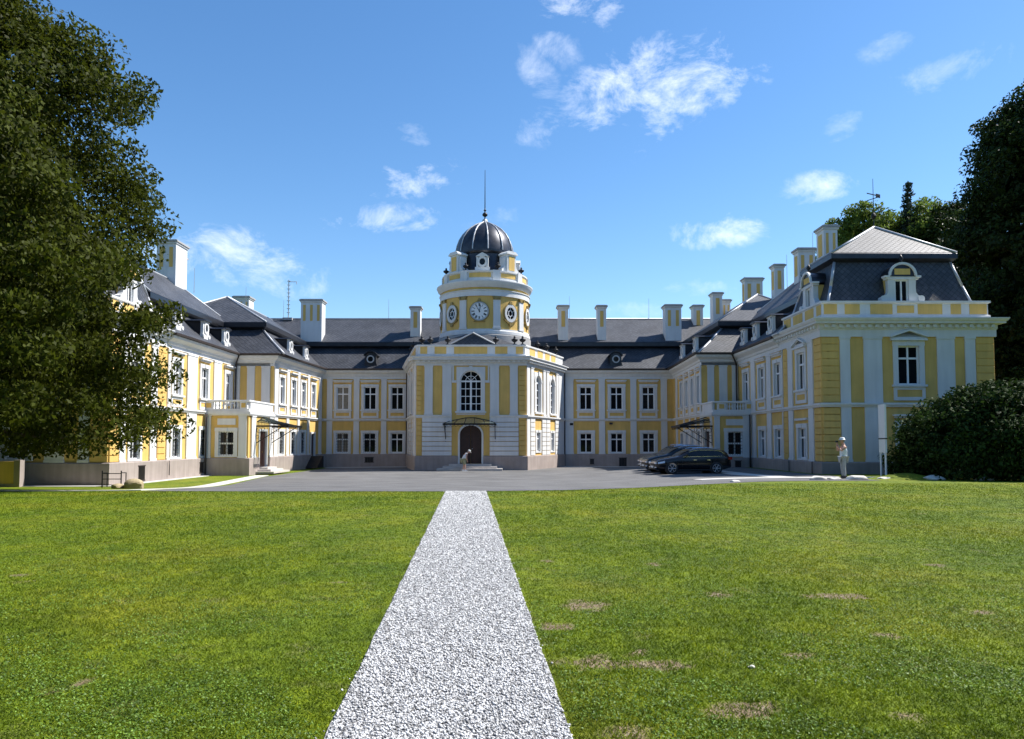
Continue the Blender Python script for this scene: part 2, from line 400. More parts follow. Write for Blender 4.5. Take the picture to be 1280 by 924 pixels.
ribbon('pavement', [(12.6, 35.3), (12.7, 44), (12.4, 51)], 1.2, .035, PAVE, 'shaded paved strip beside the right wing')
ribbon('wall_footpath', [(-16.0, 65.9), (13.4, 65.9)], 1.7, .022, PAVE, 'pale strip along the foot of the main facade')
ribbon('wall_footpath', [(-30, 37.5), (-20.2, 37.5)], .9, .03, PAVE, 'pale strip before the left corner block')

# white gravel path
def gravel_mat():
    m = bpy.data.materials.new('white_gravel'); m.use_nodes = True
    t = m.node_tree; b = t.nodes['Principled BSDF']; L = t.links
    geo = t.nodes.new('ShaderNodeNewGeometry')
    v = t.nodes.new('ShaderNodeTexVoronoi'); v.inputs['Scale'].default_value = 52; L.new(geo.outputs['Position'], v.inputs['Vector'])
    sx = t.nodes.new('ShaderNodeSeparateColor'); L.new(v.outputs['Color'], sx.inputs[0])
    r = t.nodes.new('ShaderNodeValToRGB'); L.new(sx.outputs[0], r.inputs[0])
    e = r.color_ramp.elements; e[0].position = 0; e[0].color = (.16, .15, .15, 1); e[1].position = 1; e[1].color = (.56, .55, .54, 1)
    x = e.new(.25); x.color = (.44, .43, .43, 1)
    v2 = t.nodes.new('ShaderNodeTexVoronoi'); v2.feature = 'DISTANCE_TO_EDGE'; v2.inputs['Scale'].default_value = 52; L.new(geo.outputs['Position'], v2.inputs['Vector'])
    r2 = t.nodes.new('ShaderNodeMapRange'); r2.inputs[2].default_value = .16; r2.inputs[3].default_value = .28; r2.inputs[4].default_value = 1; L.new(v2.outputs['Distance'], r2.inputs[0])
    vm = t.nodes.new('ShaderNodeVectorMath'); vm.operation = 'SCALE'; L.new(r.outputs[0], vm.inputs[0]); L.new(r2.outputs[0], vm.inputs['Scale'])
    L.new(vm.outputs[0], b.inputs['Base Color']); b.inputs['Roughness'].default_value = .85
    bp = t.nodes.new('ShaderNodeBump'); bp.inputs['Strength'].default_value = 1; bp.inputs['Distance'].default_value = .02
    L.new(v2.outputs['Distance'], bp.inputs['Height']); L.new(bp.outputs[0], b.inputs['Normal'])
    return m
GRAV = gravel_mat()
vs = []; fs = []
YY = list(np.arange(-6, 25.7, .4)) + [25.7]
for j, y in enumerate(YY):
    c = path_c(y); hw = PW * (1 + .0 * y)
    for k in range(5):
        x = c + (k / 4 * 2 - 1) * (hw + (.006 * math.sin(y * 3.1 + k) + .006 * math.sin(y * 7.3)) * (k in (0, 4))); vs.append((x, y, g1(x, y) + .014))
for j in range(len(YY) - 1):
    for k in range(4): a = j * 5 + k; fs.append((a, a + 1, a + 6, a + 5))
me = bpy.data.meshes.new('gravel_path'); me.from_pydata(vs, [], fs); me.materials.append(GRAV)
tag(link('gravel_path', me), kind='structure', label='straight white gravel path leading to the chateau door')
# loose stones of the path (near part as real pieces)
STONE = mat('white_gravel_stone', (.47, .465, .455), .85, .15, 20, island=.75)
def scatter_stones(n, y0, y1, s0, s1, seed):
    r = np.random.default_rng(seed)
    u = r.random(n); y = y0 * (y1 / y0) ** u
    x = path_c(y) + (r.random(n) * 2 - 1) * (PW - .005 + .05 * (r.random(n) < .012))
    base = np.array([(1, 0, 0), (0, 1, 0), (-1, 0, 0), (0, -1, 0), (0, 0, .8), (0, 0, -.5)], np.float32)
    fc = np.array([(0, 1, 4), (1, 2, 4), (2, 3, 4), (3, 0, 4), (1, 0, 5), (2, 1, 5), (3, 2, 5), (0, 3, 5)])
    s = (s0 + (s1 - s0) * r.random(n)) * (.85 + .03 * y)
    jit = 1 + .5 * (r.random((n, 6, 1)) - .5); a = r.random(n) * 6.28
    v = base[None] * jit * s[:, None, None]
    ca, sa = np.cos(a)[:, None], np.sin(a)[:, None]; tl = (r.random((n, 1)) - .5) * 1.1
    vx = v[..., 0] * ca - v[..., 1] * sa; vy = v[..., 0] * sa + v[..., 1] * ca; vz = v[..., 2] + vx * tl
    P = np.stack([vx + x[:, None], vy + y[:, None], vz + (ground(x, y) + .016 + s * .25)[:, None]], -1).reshape(-1, 3)
    F = (fc[None] + 6 * np.arange(n)[:, None, None]).reshape(-1, 3)
    me = bpy.data.meshes.new('loose_gravel'); fast_mesh(me, P, F); me.materials.append(STONE); return me
tag(link('loose_gravel', scatter_stones(66000, 3.6, 25.6, .0055, .0125, 5)), kind='stuff', label='loose white gravel stones lying on the path')

# grass blades
def blades(n, y0, y1, seed, h0, h1, wd, halfw=.72):
    r = np.random.default_rng(seed)
    y = y0 * (y1 / y0) ** r.random(n); x = (r.random(n) * 2 - 1) * y * halfw
    c = path_c(y); keep = (np.abs(x - c) > PW + .0 + .03 * r.random(n)) & (y < edge_y(x) - .05)
    keep &= soil(x, y) < r.random(n) * 1.5 + .15
    x, y = x[keep], y[keep]; n = len(x)
    tone = np.sin(x * .9 + 1.3 * np.sin(y * .5)) * .2 + 1
    h = (h0 + (h1 - h0) * r.random(n) ** 2) * tone * (1 + .03 * y); wdd = wd * (1 + .09 * y) * (.7 + .6 * r.random(n))
    a = r.random(n) * 6.28; le = (r.random((n, 2)) - .5) * 3.0 * h[:, None]
    z = ground(x, y)
    dx, dy = np.cos(a) * wdd, np.sin(a) * wdd
    P = np.stack([np.stack([x - dx, y - dy, z - .003], -1), np.stack([x + dx, y + dy, z - .003], -1), np.stack([x + le[:, 0], y + le[:, 1], z + h], -1)], 1).reshape(-1, 3)
    F = np.arange(3 * n).reshape(-1, 3)
    me = bpy.data.meshes.new('grass'); fast_mesh(me, P, F); me.materials.append(BLADE); return me
tag(link('grass', blades(640000, 3.5, 30, 11, .009, .026, .0036, .92)), kind='stuff', label='short mown grass blades of the lawn')

def leaf_cloud(P, size, seed, up=.35, outc=None):
    r = np.random.default_rng(seed); n = len(P)
    nrm = r.normal(size=(n, 3)); nrm[:, 2] = nrm[:, 2] * .6 + up
    if outc is not None:
        o_ = P - outc; nrm += .7 * o_ / (np.linalg.norm(o_, axis=1, keepdims=True) + 1e-6)
    nrm /= np.linalg.norm(nrm, axis=1, keepdims=True) + 1e-9
    t = np.cross(nrm, r.normal(size=(n, 3))); t /= np.linalg.norm(t, axis=1, keepdims=True) + 1e-9
    b = np.cross(nrm, t)
    s = size * (.6 + .8 * r.random(n))[:, None]
    V = np.stack([P + t * s, P + b * s * .45 + nrm * s * .12, P - t * s * .8, P - b * s * .45 + nrm * s * .12], 1).reshape(-1, 3)
    F = np.arange(4 * n).reshape(-1, 4)
    return V, F
def clover(n, seed):
    r = np.random.default_rng(seed); y = 3.5 * (15 / 3.5) ** r.random(n); x = (r.random(n) * 2 - 1) * y * .72
    pat = np.sin(x * 2.1 + 2 * np.sin(y * 1.3)) + np.sin(y * 2.7 + 1.5 * np.sin(x * 1.9)) + .8 * np.sin(x * 6 + y * 5)
    keep = (pat + r.random(n) * 1.6 > .7) & (np.abs(x - path_c(y)) > PW + .04) & (soil(x, y) < .3); x, y = x[keep], y[keep]
    P = np.stack([x, y, ground(x, y) + .012 + .016 * r.random(len(x))], -1)
    V, F = leaf_cloud(P, .0095, seed + 1, 1.6); me = bpy.data.meshes.new('clover'); fast_mesh(me, V, F); me.materials.append(CLOV); return me
CLOV = mat('clover_leaf', (.125, .215, .022), .6, .3, 2, trans=.3, island=.55)
tag(link('clover', clover(150000, 17)), kind='stuff', label='small clover leaves mixed into the near lawn')

# ------------------------------------------------------------------ the chateau
ROOT = Vector((-2.4, 62, -.5))
chateau = thing('chateau', 'yellow and white baroque chateau with domed clock tower and two side wings', 'chateau', ROOT)
INV = Matrix.Translation(-ROOT)
def part(name, me, loc=(0, 0, 0), rz=0, label=None):
    o = link(name, me, chateau, loc, rz, INV)
    if label: o['label'] = label
    return o
Z_PL, Z_STR, Z_EAVE = .60, 3.59, 7.97

def sweep_mb(prof, pathpts, closed=False, mb=None):
    """profile (out, z) swept along a plan polyline; out is to the right of travel"""
    mb = mb or MB()
    P = [Vector(p) for p in pathpts]; n = len(P)
    offs = []
    for i in range(n):
        def nrm(a, b): d = (b - a).normalized(); return Vector((d.y, -d.x))
        if closed: na = nrm(P[i - 1], P[i]); nb = nrm(P[i], P[(i + 1) % n])
        else:
            na = nrm(P[i - 1], P[i]) if i > 0 else None; nb = nrm(P[i], P[i + 1]) if i < n - 1 else None
            na = na or nb; nb = nb or na
        m = na + nb; offs.append(m / max(.2, (1 + na.dot(nb))))
    k = len(prof); vs = []
    for p, o_ in zip(P, offs):
        for (u, z) in prof: vs.append((p.x + o_.x * u, p.y + o_.y * u, z))
    fs = []
    for i in range(n if closed else n - 1):
        a = i * k; b = ((i + 1) % n) * k
        for j in range(k): j2 = (j + 1) % k; fs.append((a + j, a + j2, b + j2, b + j))
    if not closed: fs += [tuple(range(k - 1, -1, -1)), tuple((n - 1) * k + j for j in range(k))]
    mb.add(vs, fs); return mb
def sweep(name, prof, pts, m, closed=False, label=None):
    me = sweep_mb(prof, pts, closed).mesh(name, m); fix_normals(me); return part(name, me, label=label)

def wall(origin, rz, L, z0, z1, holes=(), m=YEL, name='wall', label=None, depth=.3):
    xs_ = sorted({0, L} | {h[0] for h in holes} | {h[1] for h in holes}); zs_ = sorted({z0, z1} | {h[2] for h in holes} | {h[3] for h in holes})
    mb = MB()
    for xa, xb in zip(xs_[:-1], xs_[1:]):
        for za, zb in zip(zs_[:-1], zs_[1:]):
            cx, cz = (xa + xb) / 2, (za + zb) / 2
            if any(h[0] < cx < h[1] and h[2] < cz < h[3] for h in holes): continue
            mb.add([(xa, 0, za), (xb, 0, za), (xb, 0, zb), (xa, 0, zb)], [(0, 1, 2, 3)])
    for a, b, c, d in holes:
        mb.add([(a, 0, c), (b, 0, c), (b, 0, d), (a, 0, d), (a, depth, c), (b, depth, c), (b, depth, d), (a, depth, d)],
               [(0, 4, 5, 1), (1, 5, 6, 2), (2, 6, 7, 3), (3, 7, 4, 0), (4, 7, 6, 5)])
    mb.box(0, L, depth + .02, depth + .12, z0, z1)
    return part(name, mb.mesh(name, m), (origin[0], origin[1], 0), rz, label)
_c = {}
def boxmesh(key, x0, x1, y0, y1, z0, z1, m, bev=0.0):
    k = (key, round(x0, 3), round(x1, 3), round(y0, 3), round(y1, 3), round(z0, 3), round(z1, 3), m.name)
    if k not in _c:
        me = MB().box(x0, x1, y0, y1, z0, z1).mesh(key, m)
        if bev:
            b = bmesh.new(); b.from_mesh(me); bmesh.ops.bevel(b, geom=b.edges[:], offset=bev, segments=1, affect='EDGES'); b.to_mesh(me); b.free()
        _c[k] = me
    return _c[k]
class Wall:
    """local frame on a wall: s to the right seen from outside, y into the wall"""
    def __init__(w_, origin, rz): w_.o = Vector((origin[0], origin[1], 0)); w_.rz = rz; w_.M = Matrix.Rotation(rz, 3, 'Z')
    def p(w_, s, y=0, z=0): return w_.o + w_.M @ Vector((s, y, z))
    def box(w_, name, s0, s1, y0, y1, z0, z1, m, bev=0, label=None):
        wd = s1 - s0
        return part(name, boxmesh(name, -wd / 2, wd / 2, y0, y1, 0, z1 - z0, m, bev), w_.p((s0 + s1) / 2, 0, z0), w_.rz, label)
    def pil(w_, s0, s1, z0=Z_PL, z1=7.2, m=None, proud=.07):
        """pilaster shaft with a slightly wider base and head"""
        key = ('pil', round(s1 - s0, 3), z0, z1, proud)
        if key not in _c:
            hw = (s1 - s0) / 2; mb = MB(); H = z1 - z0
            mb.box(-hw, hw, -proud, .02, .12, H - .12); mb.box(-hw - .03, hw + .03, -proud - .03, .02, 0, .12); mb.box(-hw - .03, hw + .03, -proud - .03, .02, H - .12, H)
            _c[key] = mb.mesh('pilaster', m or WHI)
        return part('pilaster', _c[key], w_.p((s0 + s1) / 2, 0, z0), w_.rz)
    def quoins(w_, s0, s1, z0, z1, n, m=YEL, proud=.06, name='rustic_block'):
        h = (z1 - z0) / n
        for i in range(n): w_.box(name, s0, s1, -proud, .02, z0 + i * h + .02, z0 + (i + 1) * h - .02, m, bev=.012)
    def win(w_, s, z, wd, h, **k): return window(w_, s, z, wd, h, **k)

def window(W, s, z, wd, h, tw=.24, hood=None, apron=0, tr=.32, cols=2, grille=False, curtain=0, recess=.13, sill=True, hoodgap=.16):
    key = ('win', wd, h, tw, hood, apron, tr, cols, grille, recess, sill, hoodgap)
    hw = wd / 2
    if key not in _c:
        a = MB(); pr = -.06
        a.box(-hw - tw, -hw, pr, recess + .03, 0, h); a.box(hw, hw + tw, pr, recess + .03, 0, h); a.box(-hw - tw - .02, hw + tw + .02, pr - .015, recess + .03, h, h + tw)
        a.box(-.09, .09, pr - .05, pr - .012, h + .02, h + tw - .01)
        if sill: a.box(-hw - tw - .08, hw + tw + .08, -.17, recess + .03, -.11, 0)
        else: a.box(-hw - tw, hw + tw, pr, recess + .03, -.10, 0)
        top = h + tw + hoodgap
        if hood == 'flat':
            a.box(-hw - tw - .03, hw + tw + .03, -.12, .02, top, top + .10); a.box(-hw - tw - .10, hw + tw + .10, -.22, .02, top + .10, top + .19)
        if hood == 'ped':
            e = hw + tw + .12
            a.box(-e, e, -.2, .02, h + tw + .005, h + tw + .1)
            a.prism([(-e, h + tw + .1), (e, h + tw + .1), (e, h + tw + .17), (0, h + tw + .50), (-e, h + tw + .17)], -.09, .02)
            a.prism([(-e - .04, h + tw + .17), (0, h + tw + .50), (0, h + tw + .60), (-e - .04, h + tw + .26)], -.24, .02)
            a.prism([(0, h + tw + .50), (e + .04, h + tw + .17), (e + .04, h + tw + .26), (0, h + tw + .60)], -.24, .02)
        ap = None
        if apron:
            e = hw + tw; t = .17
            a.box(-e, -e + t, -.07, .02, -.11 - apron, -.11); a.box(e - t, e, -.07, .02, -.11 - apron, -.11)
            a.box(-e + t, e - t, -.07, .02, -.27, -.11); a.box(-e + t, e - t, -.07, .02, -.11 - apron, -.11 - apron + .18)
            ap = MB().box(-e + t, e - t, -.035, .02, -.11 - apron + .18, -.27).mesh('apron_panel', YEL)
        f = MB(); y0, y1 = recess - .045, recess + .03; b = .075
        f.box(-hw, -hw + b, y0, y1, 0, h); f.box(hw - b, hw, y0, y1, 0, h); f.box(-hw + b, hw - b, y0, y1, 0, b); f.box(-hw + b, hw - b, y0, y1, h - b, h)
        zt = h * (1 - tr)
        f.box(-hw + b, hw - b, y0 - .015, y1, zt - .05, zt + .05)
        for c in range(1, cols):
            x = -hw + wd * c / cols; f.box(x - .045, x + .045, y0 - .005, y1, b, zt - .05); f.box(x - .045, x + .045, y0 - .005, y1, zt + .05, h - b)
        panes = []
        for c in range(cols):
            xa = -hw + wd * c / cols + (.045 if c else b); xb = -hw + wd * (c + 1) / cols - (.045 if c < cols - 1 else b)
            for za, zb in ((b, zt - .05), (zt + .05, h - b)):
                panes.append(MB().box(xa, xb, recess, recess + .012, za, zb).mesh('pane', GLASS))
        gm = None
        if grille:
            g = MB()
            for i in range(1, 6): x = -hw + wd * i / 6; g.tube((x, .03, .02), (x, .03, h - .02), .014, n=5)
            for i in range(1, 7): zz = h * i / 7; g.tube((-hw, .03, zz), (hw, .03, zz), .014, n=5)
            gm = g.mesh('window_grille', IRON)
        _c[key] = (a.mesh('window', WHI), ap, f.mesh('window_frame', SASH), panes, gm)
    a, ap, f, panes, gm = _c[key]
    o = part('window', a, W.p(s, 0, z), W.rz)
    link('window_frame', f, o)
    for i, p in enumerate(panes):
        po = link('pane', p, o)
        if curtain and (i % 2 == 0 or curtain > 1):
            po.material_slots[0].link = 'OBJECT'; po.material_slots[0].material = CURT_REFL
    if ap: link('apron_panel', ap, o)
    if gm: link('window_grille', gm, o)
    return o
def hole(s, z, wd, h, tw=.24): return (s - wd / 2 - tw * .6, s + wd / 2 + tw * .6, z - .06, z + h + tw * .6)
UP = dict(wd=1.08, h=2.02); LO = dict(wd=1.08, h=1.72)
ZU, ZL = 4.49, .72
def uwin(W, s, **k): k.setdefault('hood', 'flat'); k.setdefault('apron', .62); return window(W, s, ZU, UP['wd'], UP['h'], **k)
def lwin(W, s, **k): k.setdefault('sill', False); return window(W, s, ZL, LO['wd'], LO['h'], **k)
def uh(s): return hole(s, ZU, UP['wd'], UP['h'])
def lh(s): return hole(s, ZL, LO['wd'], LO['h'])
GZ = -1.0

# ---- main facade, left and right halves
FL = Wall((-16.7, 66.8), 0); FR = Wall((4.6, 66.8), 0)
sl_, sr_ = (1.8, 4.2, 6.6), (1.9, 4.6, 7.4)
wall((-16.7, 66.8), 0, 7.5, GZ, 7.9, [uh(s) for s in sl_] + [lh(s) for s in sl_], label='left part of the main facade')
wall((4.6, 66.8), 0, 9.6, GZ, 7.9, [uh(s) for s in sr_] + [lh(s) for s in sr_], label='right part of the main facade')
for i, s in enumerate(sl_): uwin(FL, s, curtain=(2 if i == 0 else 0), tw=.22); lwin(FL, s, curtain=(1 if i == 0 else 0), grille=(i < 2), tw=.22)
for i, s in enumerate(sr_): uwin(FR, s); lwin(FR, s)
for a, b in ((.42, .9), (2.78, 3.26), (5.2, 5.66)): FL.pil(a, b)
for a, b in ((0.05, .8), (3.04, 3.57), (5.82, 6.34), (8.5, 9.04)): FR.pil(a, b)
# ---- left wing side (faces the court)
LW = Wall((-20.3, 38.3), R(90))
slw = (2.6, 7.6, 11.7, 15.9)
wall((-20.3, 38.3), R(90), 17.1, GZ, 7.9, [uh(s) for s in slw[1:]] + [lh(s) for s in slw[:3]] + [hole(2.6, ZU + .1, 1.1, 2.1)] +
     [(7.9, 8.5, -.28, .28), (2.9, 3.6, -.38, .34), (12.2, 12.8, -.25, .32)], label='courtyard wall of the left wing')
window(LW, 2.6, ZU + .1, 1.1, 2.1, hood='ped', apron=.66)
for i, s in enumerate(slw[1:]): uwin(LW, s, curtain=(1, 0, 2)[i])  # paler panes paint a greyish reflection into the glass here
for s in slw[:3]: lwin(LW, s, grille=True)
for a, b in ((9.0, 10.45), (13.2, 14.5), (6.3, 6.65), (4.25, 5.0), (.95, 1.55)): LW.pil(a, b)
# ---- right wing side
RW = Wall((16.35, 54.8), R(-90))
srw = (1.9, 5.2, 8.2, 12.0)
wall((16.35, 54.8), R(-90), 14.8, GZ, 7.9, [uh(s) for s in srw[:3]] + [lh(s) for s in srw[1:]] + [hole(12.0, ZU + .1, 1.1, 2.1)], label='courtyard wall of the right wing')
window(RW, 12.0, ZU + .1, 1.1, 2.1, hood='ped', apron=.66)
for i, s in enumerate(srw[:3]): uwin(RW, s, curtain=(0, 1, 0)[i])
for s in srw[1:]: lwin(RW, s)
RW.box('lintel', 11.15, 12.85, -.14, .02, 2.86, 2.98, WHI)
for a, b in ((3.05, 3.95), (6.25, 7.05), (10.05, 10.75), (13.05, 13.75)): RW.pil(a, b)
RW.quoins(9.2, 9.9, Z_PL, 3.45, 8); RW.quoins(13.85, 14.78, Z_PL, 3.45, 8); RW.quoins(9.2, 9.9, 3.72, 7.2, 9, proud=.03); RW.quoins(13.85, 14.78, 3.72, 7.2, 9, proud=.03)
RW.box('pilaster', 8.95, 9.12, -.05, .02, Z_PL, 7.2, WHI)
LW.quoins(.02, .9, Z_PL, 3.45, 8); LW.quoins(5.15, 6.15, Z_PL, 3.45, 8); LW.quoins(.02, .9, 3.72, 7.2, 9, proud=.03); LW.quoins(5.15, 6.15, 3.72, 7.2, 9, proud=.03)
# ---- annexes (the four window walls next to the facade)
la = math.atan2(11.4, .7); LA = Wall((-17.4, 55.4), la); LLA = math.hypot(11.4, .7)
ra_ = math.atan2(-12, -.5); RA = Wall((14.2, 66.8), ra_); LRA = math.hypot(12, .5)
sla = (1.6, 4.1, 6.4, 8.9); sra = (4.05, 6.5, 8.75, 11.1)
NW = dict(wd=.95, h=2.0); NL = dict(wd=.95, h=1.72)
wall((-17.4, 55.4), la, LLA, GZ, 7.9, [hole(s, ZU, .95, 2.0) for s in sla] + [hole(s, ZL, .95, 1.72) for s in sla[:3]] + [(8.4, 9.5, -.45, 2.5)], label='courtyard wall of the left annex')
wall((14.2, 66.8), ra_, LRA, GZ, 7.9, [hole(s, ZU, .95, 2.0) for s in sra] + [hole(s, ZL, .95, 1.72) for s in sra[1:]] + [(3.55, 4.6, -.45, 2.5)], label='courtyard wall of the right annex')
for s in sla: window(LA, s, ZU, .95, 2.0, hood='flat', apron=.62, tw=.2)
for s in sla[:3]: window(LA, s, ZL, .95, 1.72, sill=False, tw=.2, grille=True)
for s in sra: window(RA, s, ZU, .95, 2.0, hood='flat', apron=.62, tw=.2)
for s in sra[1:]: window(RA, s, ZL, .95, 1.72, sill=False, tw=.2)
for a, b in ((.05, .75), (2.55, 3.1), (5.0, 5.5), (7.4, 7.9), (10.4, 11.1)): LA.pil(a, b)
for a, b in ((1.5, 2.2), (5.0, 5.5), (7.4, 7.9), (9.7, 10.15), (11.55, 11.98)): RA.pil(a, b)
def plain_door(W, s, z, wd, h, m=DOOR):
    mb = MB(); hw = wd / 2
    mb.box(-hw - .15, -hw, -.05, .2, 0, h); mb.box(hw, hw + .15, -.05, .2, 0, h); mb.box(-hw - .15, hw + .15, -.05, .2, h, h + .15)
    o = part('door', mb.mesh('door', WHI), W.p(s, 0, z), W.rz)
    for sg in (-1, 1):
        lm = MB(); xa, xb = (-hw, -.01) if sg < 0 else (.01, hw)
        lm.box(xa, xb, .10, .16, 0, h); 
        for za, zb in ((.15, .9), (1.0, h * .62), (h * .66, h - .12)): lm.box(xa + .12, xb - .12, .08, .11, za, zb)
        link('door_leaf', lm.mesh('door_leaf', m), o)
    link('door_handle', MB().tube((.1, .03, 1.05), (.1, .09, 1.05), .03).mesh('door_handle', GOLD), o)
    return o
plain_door(LA, 8.95, -.40, .95, 2.75); plain_door(RA, 4.07, -.40, .95, 2.75)
# annex fronts above the terraces
LF = Wall((-20.3, 55.4), 0); RF = Wall((13.7, 54.8), 0)
wall((-20.3, 55.4), 0, 2.9, 3.3, 7.9, label='upper front of the left annex'); wall((13.7, 54.8), 0, 2.65, 3.3, 7.9, label='upper front of the right annex')
for W, spans in ((LF, ((.02, .42), (.95, 1.5), (2.0, 2.62))), (RF, ((.42, .9), (1.28, 1.85), (2.2, 2.62)))):
    for a, b in spans: W.pil(a, b, Z_STR + .1)
    W.box('frieze', .02, 2.62, -.05, .02, 7.2, 7.9, WHI)
# ground floor projections carrying the terraces
LE = Wall((-20.3, 50.2), 0); RE = Wall((13.7, 51.7), 0)
wall((-20.3, 50.2), 0, 2.9, GZ, 3.5, [hole(1.45, .75, 1.0, 1.6)], label='front of the left ground floor projection'); wall((13.7, 51.7), 0, 2.65, GZ, 3.5, [hole(1.45, .75, 1.0, 1.6)], label='front of the right ground floor projection')
for W, e in ((LE, 2.88), (RE, 2.63)):
    window(W, 1.45, .75, 1.0, 1.6, grille=True, sill=False, tr=.5)
    W.box('panel', .85, 2.05, -.04, .02, 2.78, 3.2, WHI)
    W.pil(.04, .42, Z_PL, 3.45); W.pil(e - .62, e - .1, Z_PL, 3.45)
LS = Wall((-17.4, 50.2), R(90)); RS = Wall((13.7, 54.8), R(-90))
wall((-17.4, 50.2), R(90), 5.2, GZ, 3.5, [(2.0, 3.9, -.2, 2.5)], label='door side of the left projection'); wall((13.7, 54.8), R(-90), 3.1, GZ, 3.5, [(.7, 2.3, -.2, 2.5)], label='door side of the right projection')
plain_door(LS, 2.95, -.10, 1.5, 2.5); plain_door(RS, 1.5, -.10, 1.3, 2.5)
LS.pil(.5, 1.3, Z_PL, 3.45); LS.pil(4.2, 5.0, Z_PL, 3.45); RS.pil(2.45, 2.85, Z_PL, 3.45); RS.pil(.05, .5, Z_PL, 3.45)
def terrace(path_, W, s0, s1, name):
    sweep('terrace_slab', [(-.3, 3.40), (.10, 3.40), (.16, 3.5), (.16, 3.66), (-.3, 3.66)], path_, WHI)
    sweep('balustrade_plinth', [(-.18, 3.66), (.04, 3.66), (.04, 3.84), (-.18, 3.84)], path_, WHI)
    sweep('balustrade_rail', [(-.20, 4.30), (.06, 4.30), (.08, 4.36), (.06, 4.43), (-.20, 4.43)], path_, WHI)
    k = ('bal',)
    if k not in _c: _c[k] = MB().lathe([(.05, 0), (.05, .05), (.03, .09), (.075, .2), (.06, .28), (.03, .36), (.05, .42), (.05, .46)], 8).mesh('baluster', WHI, True)
    n = 7
    for i in range(n):
        s = s0 + (s1 - s0) * (i + .5) / n; part('baluster', _c[k], W.p(s, .07, 3.84))
    W.box('balustrade_pier', s0 - .55, s0 - .02, -.045, .19, 3.84, 4.30, WHI); W.box('balustrade_pier', s1 + .02, s1 + .5, -.045, .19, 3.84, 4.30, WHI)
    W.box('pier_panel', s1 + .12, s1 + .4, -.065, -.03, 3.92, 4.22, YEL); W.box('pier_panel', s0 - .45, s0 - .12, -.065, -.03, 3.92, 4.22, YEL)
terrace([(-20.3, 50.2), (-17.4, 50.2), (-17.4, 55.4)], LE, .55, 2.3, 'l'); terrace([(13.7, 54.8), (13.7, 51.7), (16.35, 51.7)], RE, .85, 2.15, 'r')
part('terrace_floor', MB().box(-20.3, -17.5, 50.3, 55.4, 3.5, 3.63).mesh('terrace_floor', GREY)); part('terrace_floor', MB().box(13.8, 16.35, 51.8, 54.8, 3.5, 3.63).mesh('terrace_floor', GREY))
part('balustrade_panel', MB().box(-17.50, -17.37, 50.45, 55.2, 3.85, 4.29).mesh('balustrade_panel', WHI)); part('balustrade_panel', MB().box(13.67, 13.80, 51.95, 54.6, 3.85, 4.29).mesh('balustrade_panel', WHI))

# ---- bands that run round the court
EL = [(-20.3, 44.4), (-20.3, 55.4), (-17.4, 55.4), (-16.7, 66.8), (-9.2, 66.8)]
ER = [(4.6, 66.8), (14.2, 66.8), (13.7, 54.8), (16.35, 54.8), (16.35, 46.0)]
PRF_E = [(-.1, 7.2), (.05, 7.2), (.05, 7.42), (.12, 7.46), (.16, 7.6), (.38, 7.74), (.44, 7.78), (.48, 7.93), (-.1, 7.95)]
PRF_G = [(.40, 7.96), (.60, 7.96), (.62, 8.08), (.40, 8.08)]
for e in (EL, ER):
    sweep('eaves_cornice', PRF_E, e, WHI); sweep('gutter', PRF_G, e, PIPE)
PRF_S = [(-.1, 3.48), (.10, 3.48), (.13, 3.56), (.18, 3.6), (.18, 3.70), (-.1, 3.72)]
sweep('string_course', PRF_S, [(-29.5, 44), (-29.5, 38.3), (-20.3, 38.3), (-20.3, 50.2)], WHI); sweep('string_course', PRF_S, [(-17.4, 55.5), (-16.7, 66.8), (-9.2, 66.8)], WHI)
sweep('string_course', PRF_S, [(4.6, 66.8), (14.2, 66.8), (13.7, 54.8)], WHI); sweep('string_course', PRF_S, [(16.35, 51.6), (16.35, 40.0), (25.5, 40.0), (25.5, 46)], WHI)
PRF_P = [(-.1, GZ), (.14, GZ), (.14, Z_PL - .05), (.10, Z_PL), (-.1, Z_PL + .01)]
def plinth(p): sweep('plinth', PRF_P, p, PLI)
plinth([(-29.5, 44), (-29.5, 38.3), (-20.3, 38.3), (-20.3, 50.2), (-17.4, 50.2), (-17.4, 52.1)]); plinth([(-17.4, 54.2), (-17.4, 55.4), (-16.88, 63.85)])
plinth([(-16.75, 64.95), (-16.7, 66.8), (-9.2, 66.8)]); plinth([(4.6, 66.8), (14.2, 66.8), (14.05, 63.3)]); plinth([(13.98, 62.1), (13.7, 54.8), (13.7, 54.2)])
plinth([(13.7, 52.4), (13.7, 51.7), (16.35, 51.7), (16.35, 40.0), (25.5, 40.0), (25.5, 46)])
# cellar windows in the plinth
def vent(W, s, z, wd, h):
    o = part('cellar_window', MB().box(-wd / 2, wd / 2, -.155, -.10, 0, h).mesh('cellar_window', IRON), W.p(s, 0, z), W.rz)
    g = MB()
    for i in range(5): x = -wd / 2 + wd * (i + .5) / 5; g.box(x - .012, x + .012, -.175, -.155, 0, h)
    g.box(-wd / 2 - .05, wd / 2 + .05, -.17, -.12, h, h + .05); g.box(-wd / 2 - .05, wd / 2 + .05, -.17, -.12, -.05, 0)
    link('window_grille', g.mesh('window_grille', PIPE), o)
vent(LW, 3.2, -.42, .7, .75); vent(LW, 11.2, -.32, .6, .62); vent(FR, 2.4, -.25, .35, .4); vent(FR, 5.1, -.45, .65, .7); vent(RE, 1.6, -.05, .4, .4); vent(FL, 4.2, -.1, .75, .4)
